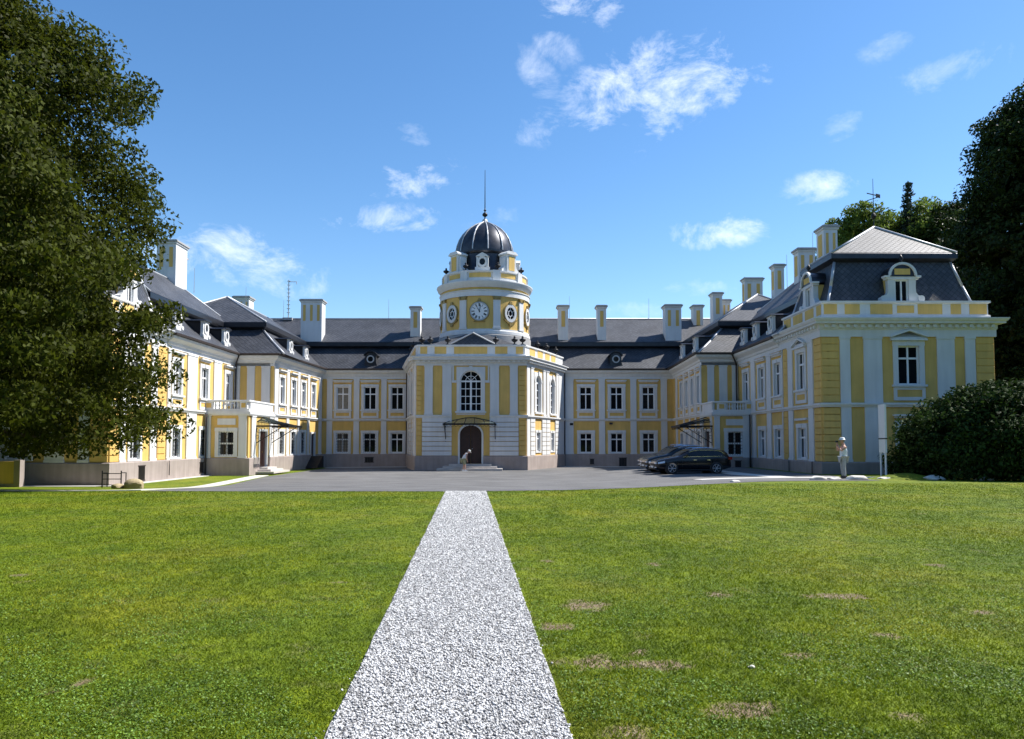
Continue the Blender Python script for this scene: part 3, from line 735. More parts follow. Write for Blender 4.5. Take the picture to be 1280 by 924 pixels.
# ---- downpipes
def pipe(pts, r=.055): part('downpipe', MB().path(pts, r, 8).mesh('downpipe', PIPE, True))
pipe([(-19.75, 54.75, 7.95), (-20.0, 55.0, 7.5), (-20.12, 55.2, 7.2), (-20.12, 55.2, 3.7)]); pipe([(15.75, 54.2, 7.95), (16.05, 54.5, 7.5), (16.18, 54.62, 7.2), (16.18, 54.62, 3.7)])
pipe([(-20.1, 49.95, 3.5), (-20.1, 49.95, -.45)]); pipe([(16.1, 51.45, 3.5), (16.1, 51.45, -.35)])
pipe([(4.62, 66.55, 7.9), (4.62, 66.55, -.45)]); pipe([(-9.25, 66.55, 7.9), (-9.25, 66.55, -.45)])
pipe([(-20.05, 38.3 + 6.3, -.3), (-20.05, 38.3 + 6.3, .55)], .03); pipe([(16.1, 44.3, -.15), (16.1, 44.3, .58)], .03); pipe([(16.1, 40.9, -.15), (16.1, 40.9, .58)], .03)

# ---- end pavilions (corner blocks) of the two wings
def corner_block(x0, y0, x1, flip):
    W = Wall((x0, y0), 0); L = x1 - x0
    f = (lambda a, b: (L - b, L - a)) if flip else (lambda a, b: (a, b))
    wc = 4.6 if not flip else L - 4.6
    wall((x0, y0), 0, L, GZ, 7.9, [hole(wc, 4.66, 1.12, 2.06), hole(wc, .78, 1.12, 1.75)], label='garden front of the %s corner block' % ('left' if flip else 'right'))
    window(W, wc, 4.66, 1.12, 2.06, tw=.27, hood='ped', apron=.72); window(W, wc, .78, 1.12, 1.75, tw=.25, hood='flat', sill=False, hoodgap=.12)
    for a, b in ((.97, 1.5), (2.22, 2.86), (6.1, 6.58), (7.58, 8.12)): W.pil(*f(a, b))
    for a, b in ((2.86, 3.2), (6.58, 7.04)): W.pil(*f(a, b), proud=.045)
    for a, b in ((.02, .93), (8.17, 9.13)):
        W.quoins(*f(a, b), Z_PL, 3.45, 8); W.quoins(*f(a, b), 3.72, 7.2, 9, proud=.03)
    yb = y0 + 6.0
    path_ = [(x0, yb), (x0, y0), (x1, y0), (x1, yb)]
    sweep('frieze', [(-.1, 7.2), (.09, 7.2), (.09, 7.56), (.13, 7.6), (.13, 7.66), (-.1, 7.66)], path_, WHI)
    sweep('main_cornice', [(-.1, 7.66), (.14, 7.66), (.14, 7.84), (.42, 7.88), (.42, 7.98), (.48, 8.0), (.55, 8.12), (.55, 8.16), (-.1, 8.24)], path_, WHI)
    dm = boxmesh('dentil', -.09, .09, -.30, -.12, 0, .16, WHI)
    for W_, LL in ((W, L), (Wall((x1, y0), R(90)), 6.0), (Wall((x0, yb), R(-90)), 6.0)):
        nn = int(LL / .38)
        for i in range(nn): part('dentil', dm, W_.p((i + .5) * LL / nn, 0, 7.675), W_.rz)
    sweep('parapet', [(-.55, 8.2), (-.08, 8.2), (-.08, 8.36), (-.16, 8.40), (-.16, 9.0), (-.06, 9.04), (-.06, 9.14), (-.55, 9.16)], path_, WHI)
    for a, b in ((.25, .95), (1.36, 2.16), (2.72, 3.9), (5.25, 6.55), (7.0, 7.55), (8.0, 8.92)): W.box('parapet_panel', *f(a, b), .14, .2, 8.44, 8.97, YEL)
    W.box('parapet_panel', wc - .45, wc + .45, .14, .2, 8.5, 8.9, YEL)
    for W_, ss in ((Wall((x1, y0), R(90)), ((.3, .9), (1.3, 2.5), (2.9, 4.3), (4.7, 5.8))), (Wall((x0, yb), R(-90)), ((.2, 1.3), (1.7, 3.1), (3.5, 4.7), (5.1, 5.7)))):
        for a, b in ss: W_.box('parapet_panel', a, b, .14, .2, 8.44, 8.97, YEL)
    # mansard
    bx0, bx1, by0, by1 = x0 + .55, x1 - .55, y0 + .55, yb + .2
    mansard(bx0, bx1, by0, by1, [(0, 8.6), (-.45, 10.1), (-.85, 11.55)], (.28, 11.5, 12.0), 14.05, apex=True)
    # seams for the hips of the steep part
    # big scrolled dormer on the garden front and one on the court side
    big_dormer((x0 + wc if True else 0, y0 + .62, 9.12), 0)
    if flip: big_dormer((x1 - .62, y0 + 2.7, 9.12), R(90))
    else: big_dormer((x0 + .62, y0 + 2.8, 9.12), R(-90))
    ax, ay = (x0 + x1) / 2, (by0 + by1) / 2
    o = part('weathervane', MB().tube((0, 0, 0), (0, 0, 2.9), .03, .012, 6).lathe([(.02, .5), (.12, .6), (.15, .7), (.1, .82), (.02, .9)], 10).mesh('weathervane', IRON), (ax, ay, 14.0))
    link('vane_arm', MB().box(-.55, .55, -.015, .015, 1.93, 1.98).box(.25, .62, -.012, .012, 1.85, 2.06).box(-.012, .012, -.4, .4, 1.7, 1.74).mesh('vane_arm', IRON), o, rz=.5)
    # closing walls away from the court
    outx = x0 if flip else x1
    part('wall', MB().box(min(outx, outx + (.3 if flip else -.3)), max(outx, outx + (.3 if flip else -.3)), y0 + .01, 78, GZ, 7.9).mesh('wall', YEL), label='outer wall of the %s wing' % ('left' if flip else 'right'))

def mansard(x0, x1, y0, y1, rings, brk, ridge, apex=False, hipf=True, hipb=True, name='roof'):
    """rings: (inset<0, z) of the steep part; brk: (overhang, z0, z1) of the break moulding; then a hipped top"""
    def rect(o, z): return [(x0 - o, y0 - o, z), (x1 + o, y0 - o, z), (x1 + o, y1 + o, z), (x0 - o, y1 + o, z)]
    mb = MB(); rs = [rect(o, z) for o, z in rings]
    for a, b in zip(rs[:-1], rs[1:]):
        for i in range(4): j = (i + 1) % 4; mb.add([a[i], a[j], b[j], b[i]], [(0, 1, 2, 3)])
    part(name, mb.mesh(name, SLATE, uv=True), label='steep lower slate slope')
    o, zt = rings[-1]; ov, z0, z1 = brk
    sweepr = [(o, z0), (o + ov * .5, z0 + .08), (o + ov * .8, z0 + .14), (o + ov, z0 + .18), (o + ov, z1 - .06), (o + ov - .05, z1), (o, z1)]
    # a closed rectangle travelled so that 'out' points away from the centre
    pts = [(x0, y0), (x1, y0), (x1, y1), (x0, y1)]
    me = sweep_mb(sweepr, pts, True).mesh('roof_moulding', LEAD); fix_normals(me); part('roof_moulding', me)
    oo = o + ov - .03; a = rect(oo, z1)
    wx, wy = (a[1][0] - a[0][0]) / 2, (a[2][1] - a[1][1]) / 2
    cx, cy = (x0 + x1) / 2, (y0 + y1) / 2
    if apex: r0 = r1 = (cx, cy, ridge)
    elif wx < wy: r0 = (cx, a[0][1] + (wx if hipf else 0), ridge); r1 = (cx, a[2][1] - (wx if hipb else 0), ridge)
    else: r0 = (a[0][0] + wy, cy, ridge); r1 = (a[1][0] - wy, cy, ridge)
    mb = MB()
    if wx < wy or apex:
        mb.add([a[0], a[1], r0], [(0, 1, 2)]); mb.add([a[2], a[3], r1], [(0, 1, 2)])
        if apex: mb.add([a[1], a[2], r0], [(0, 1, 2)]); mb.add([a[3], a[0], r0], [(0, 1, 2)])
        else: mb.add([a[1], a[2], r1, r0], [(0, 1, 2, 3)]); mb.add([a[3], a[0], r0, r1], [(0, 1, 2, 3)])
        hips = [(a[0], r0), (a[1], r0), (a[2], r1), (a[3], r1)]
    else:
        mb.add([a[0], a[1], r1, r0], [(0, 1, 2, 3)]); mb.add([a[2], a[3], r0, r1], [(0, 1, 2, 3)]); mb.add([a[1], a[2], r1], [(0, 1, 2)]); mb.add([a[3], a[0], r0], [(0, 1, 2)])
        hips = [(a[0], r0), (a[3], r0), (a[1], r1), (a[2], r1)]
    part(name, mb.mesh(name, SLATE, uv=True), label='upper slate slope')
    h = MB()
    for p, q in hips: h.tube(p, q, .075, n=6)
    if r0 != r1: h.tube(r0, r1, .09, n=6)
    for a_, b_ in zip(rs[:-1], rs[1:]):
        for i in range(4): h.tube(a_[i], b_[i], .08, n=6)
    part('roof_flashing', h.mesh('roof_flashing', FLASH, True))

def big_dormer(loc, rz):
    k = ('bigd',)
    if k not in _c:
        body = []      # scrolled outline of the front
        half = [(.40, 0), (1.12, 0), (1.20, .12), (1.16, .28), (1.0, .36), (.86, .40), (.76, .55), (.74, .85), (.76, 1.25), (.88, 1.32), (.88, 1.42), (.72, 1.44)]
        arc = [(.66 * math.cos(t), 1.44 + .62 * math.sin(t)) for t in np.linspace(.12, math.pi / 2, 7)]
        a = MB()
        right = half + arc
        inner = [(.36, 0), (.36, 1.2), (.0, 1.2)]
        # build the front as strips: below window head two legs, above a cap
        leg = [(.36, 0)] + half[1:9] + [(.36, 1.25)]
        a.prism(leg, -.16, .12); a.prism([(-x, z) for x, z in reversed(leg)], -.16, .12)
        cap = [(-.88, 1.25), (.88, 1.25), (.88, 1.42), (.70, 1.44)] + arc + [(-x, z) for x, z in reversed(arc[:-1])] + [(-.70, 1.44), (-.88, 1.42)]
        a.prism(cap, -.2, .12)
        oa = [(.76 * math.cos(t), 1.44 + .72 * math.sin(t)) for t in np.linspace(0, math.pi, 13)]
        ia = [(.64 * math.cos(t), 1.44 + .60 * math.sin(t)) for t in np.linspace(0, math.pi, 13)]
        for i in range(12): a.prism([ia[i], oa[i], oa[i + 1], ia[i + 1]], -.32, -.19)
        a.box(-.98, -.7, -.3, .1, 1.34, 1.44); a.box(.7, .98, -.3, .1, 1.34, 1.44)
        for sg in (-1, 1):
            a.lathe([(0, -.26), (.17, -.26), (.17, -.14), (0, -.14)], 12, (0, 0, 0)) if False else None
            p = [(sg * 1.0 + .18 * math.cos(t), .2 + .18 * math.sin(t)) for t in np.linspace(0, 2 * math.pi, 13)[:-1]]
            a.prism(p, -.24, -.15)
        wf = MB().box(-.36, .36, -.05, .05, 0, .08).box(-.36, .36, -.05, .05, 1.17, 1.25).box(-.36, -.29, -.05, .05, .08, 1.17).box(.29, .36, -.05, .05, .08, 1.17).box(-.04, .04, -.06, .05, .08, 1.17)
        g = [MB().box(-.29, -.04, 0, .02, .08, 1.17).mesh('pane', GLASS), MB().box(.04, .29, 0, .02, .08, 1.17).mesh('pane', GLASS)]
        ck = [MB().box(-.72, -.5, .1, 1.5, .1, 1.3).mesh('dormer_cheek', YEL), MB().box(.5, .72, .1, 1.5, .1, 1.3).mesh('dormer_cheek', YEL)]
        rf = MB()
        pts = [(.82 * math.cos(t), 1.40 + .70 * math.sin(t)) for t in np.linspace(0, math.pi, 13)]
        rf.prism(pts, -.22, 1.9)
        pn = MB().box(-.42, .42, -.235, -.19, 1.5, 1.82)
        _c[k] = (a.mesh('dormer', WHI), wf.mesh('window_frame', SASH), g, ck, rf.mesh('dormer_roof', LEAD), pn.mesh('panel', YEL))
    a, wf, g, ck, rf, pn = _c[k]
    o = part('dormer', a, loc, rz, 'large white scrolled dormer')
    link('window_frame', wf, o); [link('pane', x, o) for x in g]; [link('dormer_cheek', x, o) for x in ck]; link('dormer_roof', rf, o); link('panel', pn, o)
    u = MB().lathe([(.03, 0), (.1, .05), (.04, .12), (.13, .25), (.08, .38), (.02, .5)], 10, (0, -.1, 2.12)); link('urn', u.mesh('urn', IRON, True), o)

def small_dormer(loc, rz):
    k = ('smd',)
    if k not in _c:
        a = MB()
        n = 14
        oi = [(.20 * math.cos(2 * math.pi * i / n), .72 + .28 * math.sin(2 * math.pi * i / n)) for i in range(n)]
        prof = [(.46, 0), (.52, .12), (.44, .28), (.36, .42), (.38, .95), (.46, 1.02), (.46, 1.14), (.2, 1.22)]
        out = prof + [(-x, z) for x, z in reversed(prof)]
        # ring to outline
        oo = []
        for i in range(n):
            t = 2 * math.pi * i / n; oo.append((.36 * math.cos(t), .72 + .40 * math.sin(t)))
        for i in range(n):
            j = (i + 1) % n; a.prism([oi[i], oo[i], oo[j], oi[j]], -.14, .08)
        a.box(-.54, .54, -.10, .1, 0, .33); a.box(-.46, -.33, -.08, .1, .33, 1.1); a.box(.33, .46, -.08, .1, .33, 1.1); a.box(-.50, .50, -.13, .1, 1.1, 1.2)
        for sg in (-1, 1):
            p = [(sg * .44 + .13 * math.cos(t), .2 + .13 * math.sin(t)) for t in np.linspace(0, 2 * math.pi, 11)[:-1]]; a.prism(p, -.16, -.09)
        bk = MB().box(-.36, .36, -.03, .06, .33, 1.1)
        pn = MB(); pn.add([(x, -.045, z) for x, z in oi], [tuple(range(n))])
        ck = MB()
        ck.prism([(-.42, .05), (.42, .05), (.42, 1.15), (-.42, 1.15)], .06, 1.5)
        rf = MB(); rf.prism([(-.62, 1.18), (.62, 1.18), (.5, 1.27), (0, 1.34), (-.5, 1.27)], -.24, 1.7)
        _c[k] = (a.mesh('dormer', WHI), bk.mesh('dormer_back', WHI), pn.mesh('pane', GLASS), ck.mesh('dormer_cheek', LEAD), rf.mesh('dormer_roof', LEAD))
    a, bk, pn, ck, rf = _c[k]
    o = part('dormer', a, loc, rz, 'small white dormer with an oval window'); link('dormer_back', bk, o); link('pane', pn, o); link('dormer_cheek', ck, o); link('dormer_roof', rf, o)

def metal_dormer(loc, rz):
    k = ('mtd',)
    if k not in _c:
        n = 16
        oi = [(.24 * math.cos(2 * math.pi * i / n), .62 + .24 * math.sin(2 * math.pi * i / n)) for i in range(n)]
        o2 = [(.34 * math.cos(2 * math.pi * i / n), .62 + .34 * math.sin(2 * math.pi * i / n)) for i in range(n)]
        a = MB()
        prof = [(-.62, 0), (.62, 0), (.50, .25), (.46, .95), (.25, 1.15), (0, 1.22), (-.25, 1.15), (-.46, .95), (-.50, .25)]
        a.prism(prof, 0, 1.5)
        r = MB(); r.prism([(-.56, .92), (-.3, 1.18), (0, 1.28), (0, 1.36), (-.36, 1.26), (-.64, .95)], -.16, 1.9); r.prism([(.56, .92), (.64, .95), (.36, 1.26), (0, 1.36), (0, 1.28), (.3, 1.18)], -.16, 1.9)
        rg = MB()
        for i in range(n): j = (i + 1) % n; rg.prism([oi[i], o2[i], o2[j], oi[j]], -.07, 0)
        pn = MB(); pn.add([(x, -.012, z) for x, z in oi], [tuple(range(n))])
        _c[k] = (a.mesh('dormer', LEAD), r.mesh('dormer_roof', LEAD), rg.mesh('window_frame', FLASH), pn.mesh('pane', GLASS))
    a, r, rg, pn = _c[k]
    o = part('dormer', a, loc, rz, 'dark metal dormer with a round window'); link('dormer_roof', r, o); link('window_frame', rg, o); link('pane', pn, o)

corner_block(16.35, 40.0, 25.5, False)
corner_block(-29.5, 38.3, -20.3, True)
# ---- mansard roofs of wings, annexes and main range
RG = [(.58, 8.04), (-.6, 9.05), (-1.75, 10.15)]; BK = (.38, 10.12, 10.68)
mansard(-29.5, -20.3, 43.8, 60, RG, BK, 13.45, hipf=False); mansard(16.35, 25.5, 45.4, 60, RG, BK, 13.45, hipf=False)
mansard(-29.5, -17.1, 55.4, 77.8, RG, BK, 13.5); mansard(13.95, 25.5, 54.8, 77.8, RG, BK, 13.5)
mansard(-29.4, 25.4, 66.8, 77.7, RG, BK, 13.42)
part('wall', MB().box(-29.5, 25.5, 77.4, 77.8, GZ, 7.9).mesh('wall', YEL), label='rear wall of the main range')
for y in (45.7, 49.8, 53.4): small_dormer((-20.25, y, 8.38), R(90))
for y in (58.6, 63.0): small_dormer((-17.2, y, 8.38), R(90))
for y in (47.6, 50.6, 53.2): small_dormer((16.35, y, 8.38), R(-90))
for y in (57.4, 61.8): small_dormer((13.95, y, 8.38), R(-90))
metal_dormer((-12.45, 66.6, 8.32), 0); metal_dormer((9.15, 66.6, 8.32), 0)

# ---- chimneys
def chimney(x0, x1, yc, ztop, zbot, dp=1.1, slits=2):
    wd = x1 - x0; cx = (x0 + x1) / 2; h = ztop - zbot
    mb = MB(); mb.box(-wd / 2, wd / 2, -dp / 2, dp / 2, 0, h - .3); mb.box(-wd / 2 - .07, wd / 2 + .07, -dp / 2 - .07, dp / 2 + .07, h - .3, h - .18)
    o = part('chimney', mb.mesh('chimney', WHI), (cx, yc, zbot))
    link('chimney_cap', MB().box(-wd / 2 - .14, wd / 2 + .14, -dp / 2 - .14, dp / 2 + .14, h - .18, h - .06).box(-wd / 2 - .05, wd / 2 + .05, -dp / 2 - .05, dp / 2 + .05, h - .06, h).mesh('chimney_cap', GREY), o)
    for i in range(slits):
        a = -wd / 2 + wd * (i + .31) / slits; b = -wd / 2 + wd * (i + .69) / slits
        link('chimney_panel', MB().box(a, b, -dp / 2 - .02, -dp / 2 + .02, max(.5, h - 2.0), h - .55).mesh('chimney_panel', YEL), o)
    for sg in ((-1,) if x0 > 20 else ()):
        xx = sg * wd / 2; link('chimney_panel', MB().box(xx - .02, xx + .02, -dp * .25, dp * .25, max(.5, h - 2.0), h - .55).mesh('chimney_panel', YEL), o)
D = 69.0
for x0, x1, yc, zt, zb, dp, sl2 in ((-19.1, -17.2, 68.9, 14.6, 10.6, 1.3, 3), (-9.3, -8.4, 69.6, 14.1, 10.6, 1.0, 1), (4.2, 5.1, 69.0, 14.1, 10.6, 1.0, 1), (7.75, 8.55, 69.0, 14.1, 10.6, 1.0, 1),
                                (13.9, 15.35, 69.0, 14.15, 10.6, 1.2, 2), (17.1, 18.0, 71.6, 14.6, 11.5, 1.0, 1), (18.15, 19.0, 68.6, 15.2, 11.3, 1.0, 1), (19.2, 19.95, 69.4, 14.7, 11.3, 1.0, 2),
                                (20.15, 21.7, 65.6, 15.9, 12.6, .8, 2), (20.55, 21.3, 59.3, 15.6, 12.4, .8, 1), (20.4, 21.6, 54.0, 15.5, 12.4, .9, 2), (20.6, 21.5, 50.2, 16.0, 12.4, 1.2, 2),
                                (-25.6, -24.2, 70.0, 15.1, 12.6, 1.3, 3), (-25.7, -24.3, 55.3, 16.3, 12.4, 1.9, 2), (-26.2, -25.2, 57.6, 15.9, 12.4, 1.0, 1)):
    chimney(x0, x1, yc, zt, zb, dp, sl2)
def rod(x, y, z0, z1): part('lightning_rod', MB().tube((0, 0, 0), (0, 0, z1 - z0), .022, .012, 5).mesh('lightning_rod', GREY), (x, y, z0))
for x, y, z0, z1 in ((-24.9, 59, 13.3, 15.3), (-23.3, 66, 13.3, 15.2), (-21.8, 72, 13.3, 15.2), (-11.8, 72.2, 13.3, 15.3), (5.5, 72.2, 13.3, 15.6), (13.1, 72.2, 13.3, 15.4), (19.8, 64, 13.3, 15.7), (20.9, 57.2, 13.3, 15.9), (20.9, 52.2, 13.3, 16.2)): rod(x, y, z0, z1)
am = MB().tube((0, 0, 0), (0, 0, 3.7), .05, .04, 6).box(-.45, .45, -.35, .35, -.25, 0)
for z in np.arange(.5, 3.6, .38): am.box(-.16, .16, -.02, .02, z, z + .05)
am.tube((0, 0, 3.5), (.75, 0, 3.5), .03, n=5); am.tube((.75, 0, 3.5), (.75, 0, 3.25), .03, n=5)
part('antenna_mast', am.mesh('antenna_mast', GREY), (-21.4, 72.2, 13.5))

# ---- central pavilion
Wc = Wall((-7.3, 58.0), 0)
AX = -3.15
cz = AX + 7.3
def arch_pts(hw, zs, n=16, k=1.0): return [(hw * math.cos(t), zs + hw * k * math.sin(t)) for t in np.linspace(0, math.pi, n + 1)]
def arch_window(W, s, z0, hw, zs, tw=.3, cols=4, rows=4, outer=None, key=None):
    """round headed window: surround, sash bars, panes"""
    H = zs - z0; a = MB(); rec = .2
    tw2 = tw
    a.box(-hw - tw, -hw, -.06, rec + .05, 0, H); a.box(hw, hw + tw, -.06, rec + .05, 0, H)
    ia = arch_pts(hw, H); oa = arch_pts(hw + tw, H); ra_ = []
    RX, RZ = hw + tw + .02, H + hw + tw + .02
    for i in range(16): a.prism([ia[i], oa[i], oa[i + 1], ia[i + 1]], -.08, rec + .05)
    # spandrel filling to a square head
    for i in range(16):
        p, q = oa[i], oa[i + 1]
        def hit(pt):
            dx, dz = pt[0], pt[1] - H; kx = RX / abs(dx) if abs(dx) > 1e-6 else 1e9; kz = (RZ - H) / dz if dz > 1e-6 else 1e9; kk = min(kx, kz); return (dx * kk, H + dz * kk)
        hp, hq = hit(p), hit(q)
        poly = [p, hp] + ([(RX if hp[0] > 0 else -RX, RZ)] if (abs(abs(hp[0]) - RX) < 1e-6) != (abs(abs(hq[0]) - RX) < 1e-6) else []) + [hq, q]
        a.prism(poly, -.03, .1)
    a.box(-hw - tw - .1, hw + tw + .1, -.18, rec + .05, -.14, 0); a.box(-.12, .12, -.14, -.02, H + hw - .02, H + hw + tw + .08)
    o = part('window', a.mesh('window', WHI), W.p(s, 0, z0), W.rz, 'tall round headed window')
    f = MB(); y0, y1 = rec - .05, rec + .02; b = .07
    f.box(-hw, -hw + b, y0, y1, 0, H); f.box(hw - b, hw, y0, y1, 0, H); f.box(-hw + b, hw - b, y0, y1, 0, b); f.box(-hw + b, hw - b, y0 - .02, y1, H - .06, H + .06)
    f.box(-.07, .07, y0 - .02, y1, b, H - .06)
    fi = arch_pts(hw - b, H)
    for i in range(16): f.prism([fi[i], ia[i], ia[i + 1], fi[i + 1]], y0, y1)
    for c in range(1, cols):
        x = -hw + 2 * hw * c / cols
        if abs(x) > .05: f.box(x - .025, x + .025, y0, y1, b, H - .06)
    for r in range(1, rows):
        z = H * r / rows; f.box(-hw + b, hw - b, y0 + .005, y1, z - .03, z + .03)
    for t in (R(45), R(90), R(135)):
        f.tube((.0, rec - .02, H + .05), ((hw - .05) * math.cos(t), rec - .02, H + (hw - .05) * math.sin(t)), .028, n=4)
    sa = arch_pts(hw * .5, H)
    for i in range(16): f.tube((sa[i][0], rec - .02, sa[i][1]), (sa[i + 1][0], rec - .02, sa[i + 1][1]), .026, n=4)
    link('window_frame', f.mesh('window_frame', SASH), o)
    for c in range(cols):
        for r in range(rows):
            link('pane', boxmesh('pane', -hw / cols + .02, hw / cols - .02, 0, .012, -H / rows / 2 + .02, H / rows / 2 - .02, GLASS), o, (-hw + 2 * hw * (c + .5) / cols, rec, H * (r + .5) / rows))
    lm = MB(); ap_ = arch_pts(hw - .03, H); lm.add([(x, rec + .004, z) for x, z in ap_], [tuple(range(len(ap_)))]); link('pane', lm.mesh('pane', GLASS), o)
    return o
dhw, dzs, dk = .83, 2.22, .85
wall((-7.3, 58), 0, 8.4, GZ, 7.9, [(cz - 1.03, cz + 1.03, 3.9, 7.36), (cz - 1.0, cz + 1.0, 0, 3.06)], label='front of the central pavilion')
arch_window(Wc, cz, 4.0, .82, 6.3, tw=.26)
# square label frame round the arch
for a, b in ((cz - 1.42, cz - 1.30), (cz + 1.30, cz + 1.42)): Wc.box('label_moulding', a, b, -.06, .02, 6.36, 7.55, WHI)
Wc.box('impost', cz - 1.44, cz - 1.10, -.10, .02, 6.18, 6.36, WHI); Wc.box('impost', cz + 1.10, cz + 1.44, -.10, .02, 6.18, 6.36, WHI)
Wc.box('apron', cz - 1.1, cz + 1.1, -.06, .02, 3.72, 3.84, WHI)
for a, b in ((.62, 1.24), (1.98, 2.68), (5.62, 6.30), (7.14, 7.74)): Wc.pil(a, b, 3.72, 7.5, proud=.10)
for i in range(8):
    h = (3.52 - Z_PL) / 8; z = Z_PL + i * h
    for a, b in ((.45, 2.70), (5.60, 7.80)): Wc.box('rustic_block', a, b, -.12, .02, z + .02, z + h - .02, WHI, bev=.015)
Wc.quoins(.02, .42, Z_PL, 7.5, 18, proud=.05); Wc.quoins(7.83, 8.38, Z_PL, 7.5, 18, proud=.05)
# doorway
dm = MB(); ia = [(dhw * math.cos(t), dzs + dhw * dk * math.sin(t)) for t in np.linspace(0, math.pi, 17)]; oa = [((dhw + .14) * math.cos(t), dzs + (dhw * dk + .14) * math.sin(t)) for t in np.linspace(0, math.pi, 17)]
for i in range(16): dm.prism([ia[i], oa[i], oa[i + 1], ia[i + 1]], -.09, .3)
dm.box(-dhw - .14, -dhw, -.09, .3, 0, dzs); dm.box(dhw, dhw + .14, -.09, .3, 0, dzs)
do = part('door', dm.mesh('door', WHI), Wc.p(cz, 0, 0), 0, 'dark arched main door')
sp = MB()
for i in range(16):
    p, q = oa[i], oa[i + 1]; sp.prism([p, (p[0] * 1.0, 3.15), (q[0] * 1.0, 3.15), q], -.01, .2)
sp.box(-1.06, -.97, -.01, .2, 0, 3.15); sp.box(.97, 1.06, -.01, .2, 0, 3.15); link('door_spandrel', sp.mesh('door_spandrel', YEL), do)
for sg in (-1, 1):
    lf = MB(); pts = [(0.012, 0), (dhw, 0)] + [p for p in ia[:9]] ; pts[-1] = (0.012, pts[-1][1])
    lf.prism([(sg * x, z) for x, z in (pts if sg > 0 else list(reversed(pts)))], .2, .26)
    for za, zb in ((.15, .85), (1.0, 1.7), (1.85, 2.4)): lf.box(min(sg * .14, sg * .68), max(sg * .14, sg * .68), .17, .21, za, zb)
    link('door_leaf', lf.mesh('door_leaf', DOOR), do)
link('door_handle', MB().lathe([(.0, 0), (.05, .02), (.05, .05), (0, .07)], 8).mesh('door_handle', FLASH), do, (.12, .12, 1.1))
# sides: right (long, lit) and left
RSd = [(1.1, 58.0), (1.38, 58.75), (2.75, 61.9), (3.95, 65.0), (4.6, 66.8)]
LSd = [(-9.2, 66.8), (-8.85, 65.0), (-8.25, 61.9), (-7.6, 58.75), (-7.3, 58.0)]
def side_walls(pts, windows, lab):
    for i, (a, b) in enumerate(zip(pts[:-1], pts[1:])):
        d = Vector(b) - Vector(a); rz = math.atan2(d.y, d.x); L = d.length
        W = Wall(a, rz); hs = []
        big = L > 2.5
        if big: hs = [(L / 2 - .78, L / 2 + .78, 3.9, 7.15), hole(L / 2, .9, .8, 1.5, .2)]
        wall(a, rz, L, GZ, 7.9, hs, label=lab)
        if big:
            arch_window(W, L / 2, 4.0, .58, 6.35, tw=.22, cols=2); window(W, L / 2, .9, .8, 1.5, tw=.2, sill=False)
            W.pil(.12, .68, 3.72, 7.5, proud=.08); W.pil(L - .68, L - .12, 3.72, 7.5, proud=.08)
            for k in range(8):
                h = (3.52 - Z_PL) / 8; z = Z_PL + k * h
                W.box('rustic_block', .05, .95, -.08, .02, z + .02, z + h - .02, WHI, bev=.012); W.box('rustic_block', L - .95, L - .05, -.08, .02, z + .02, z + h - .02, WHI, bev=.012)
        else:
            W.box('pilaster', .06, L - .06, -.05, .02, Z_PL, 7.5, WHI)
side_walls(RSd, True, 'curved right side of the central pavilion'); side_walls(LSd, True, 'curved left side of the central pavilion')
PC = LSd + RSd
sweep('string_course', PRF_S, LSd + [(-4.6, 58.0)], WHI); sweep('string_course', PRF_S, [(-1.7, 58.0)] + RSd, WHI)
plinth(LSd + [(AX - .99, 58.0)]); plinth([(AX + .99, 58.0)] + RSd)
sweep('frieze', [(-.1, 7.5), (.08, 7.5), (.08, 7.72), (-.1, 7.72)], PC, WHI)
sweep('main_cornice', [(-.1, 7.72), (.14, 7.72), (.14, 7.88), (.4, 7.92), (.4, 8.02), (.5, 8.14), (.5, 8.2), (-.1, 8.26)], PC, WHI)
dmesh = boxmesh('dentil', -.09, .09, -.30, -.12, 0, .15, WHI)
for i in range(22): part('dentil', dmesh, Wc.p((i + .5) * 8.4 / 22, 0, 7.735))
for pts in (RSd, LSd):
    for a, b in zip(pts[:-1], pts[1:]):
        d = Vector(b) - Vector(a); W = Wall(a, math.atan2(d.y, d.x)); nn = max(1, int(d.length / .38))
        for i in range(nn): part('dentil', dmesh, W.p((i + .5) * d.length / nn, 0, 7.735), W.rz)
sweep('parapet', [(-.5, 8.2), (-.06, 8.2), (-.06, 8.34), (-.14, 8.38), (-.14, 8.98), (-.04, 9.02), (-.04, 9.12), (-.5, 9.14)], PC, WHI)
for a, b in ((.25, .78), (1.35, 2.25), (2.85, 5.4), (6.0, 6.95), (7.6, 8.15)): Wc.box('parapet_panel', a, b, .12, .18, 8.42, 8.96, YEL)
for pts in (RSd, LSd):
    for a, b in zip(pts[:-1], pts[1:]):
        d = Vector(b) - Vector(a); W = Wall(a, math.atan2(d.y, d.x))
        if d.length > 2.5:
            W.box('parapet_panel', .3, 1.45, .12, .18, 8.42, 8.96, YEL); W.box('parapet_panel', d.length - 1.45, d.length - .3, .12, .18, 8.42, 8.96, YEL)
rf = MB(); ring = [(x * .985 - .04, y + .3, 8.9) for x, y in PC]
tip = (-2.9, 63.2, 10.9)
for a, b in zip(ring[:-1], ring[1:]): rf.add([a, b, tip], [(0, 1, 2)])
part('roof', rf.mesh('roof', SLATE, uv=True), label='low slate roof over the central pavilion')
gr = MB(); gz = 9.02
gr.add([(-5.2, 58.5, gz), (-.95, 58.5, gz), (-3.05, 58.9, 10.15), (-3.05, 63, 10.15), (-5.2, 63, gz), (-.95, 63, gz)], [(0, 1, 2), (1, 5, 3, 2), (4, 0, 2, 3)])
part('roof', gr.mesh('roof', SLATE, uv=True), label='low gabled roof before the tower drum')
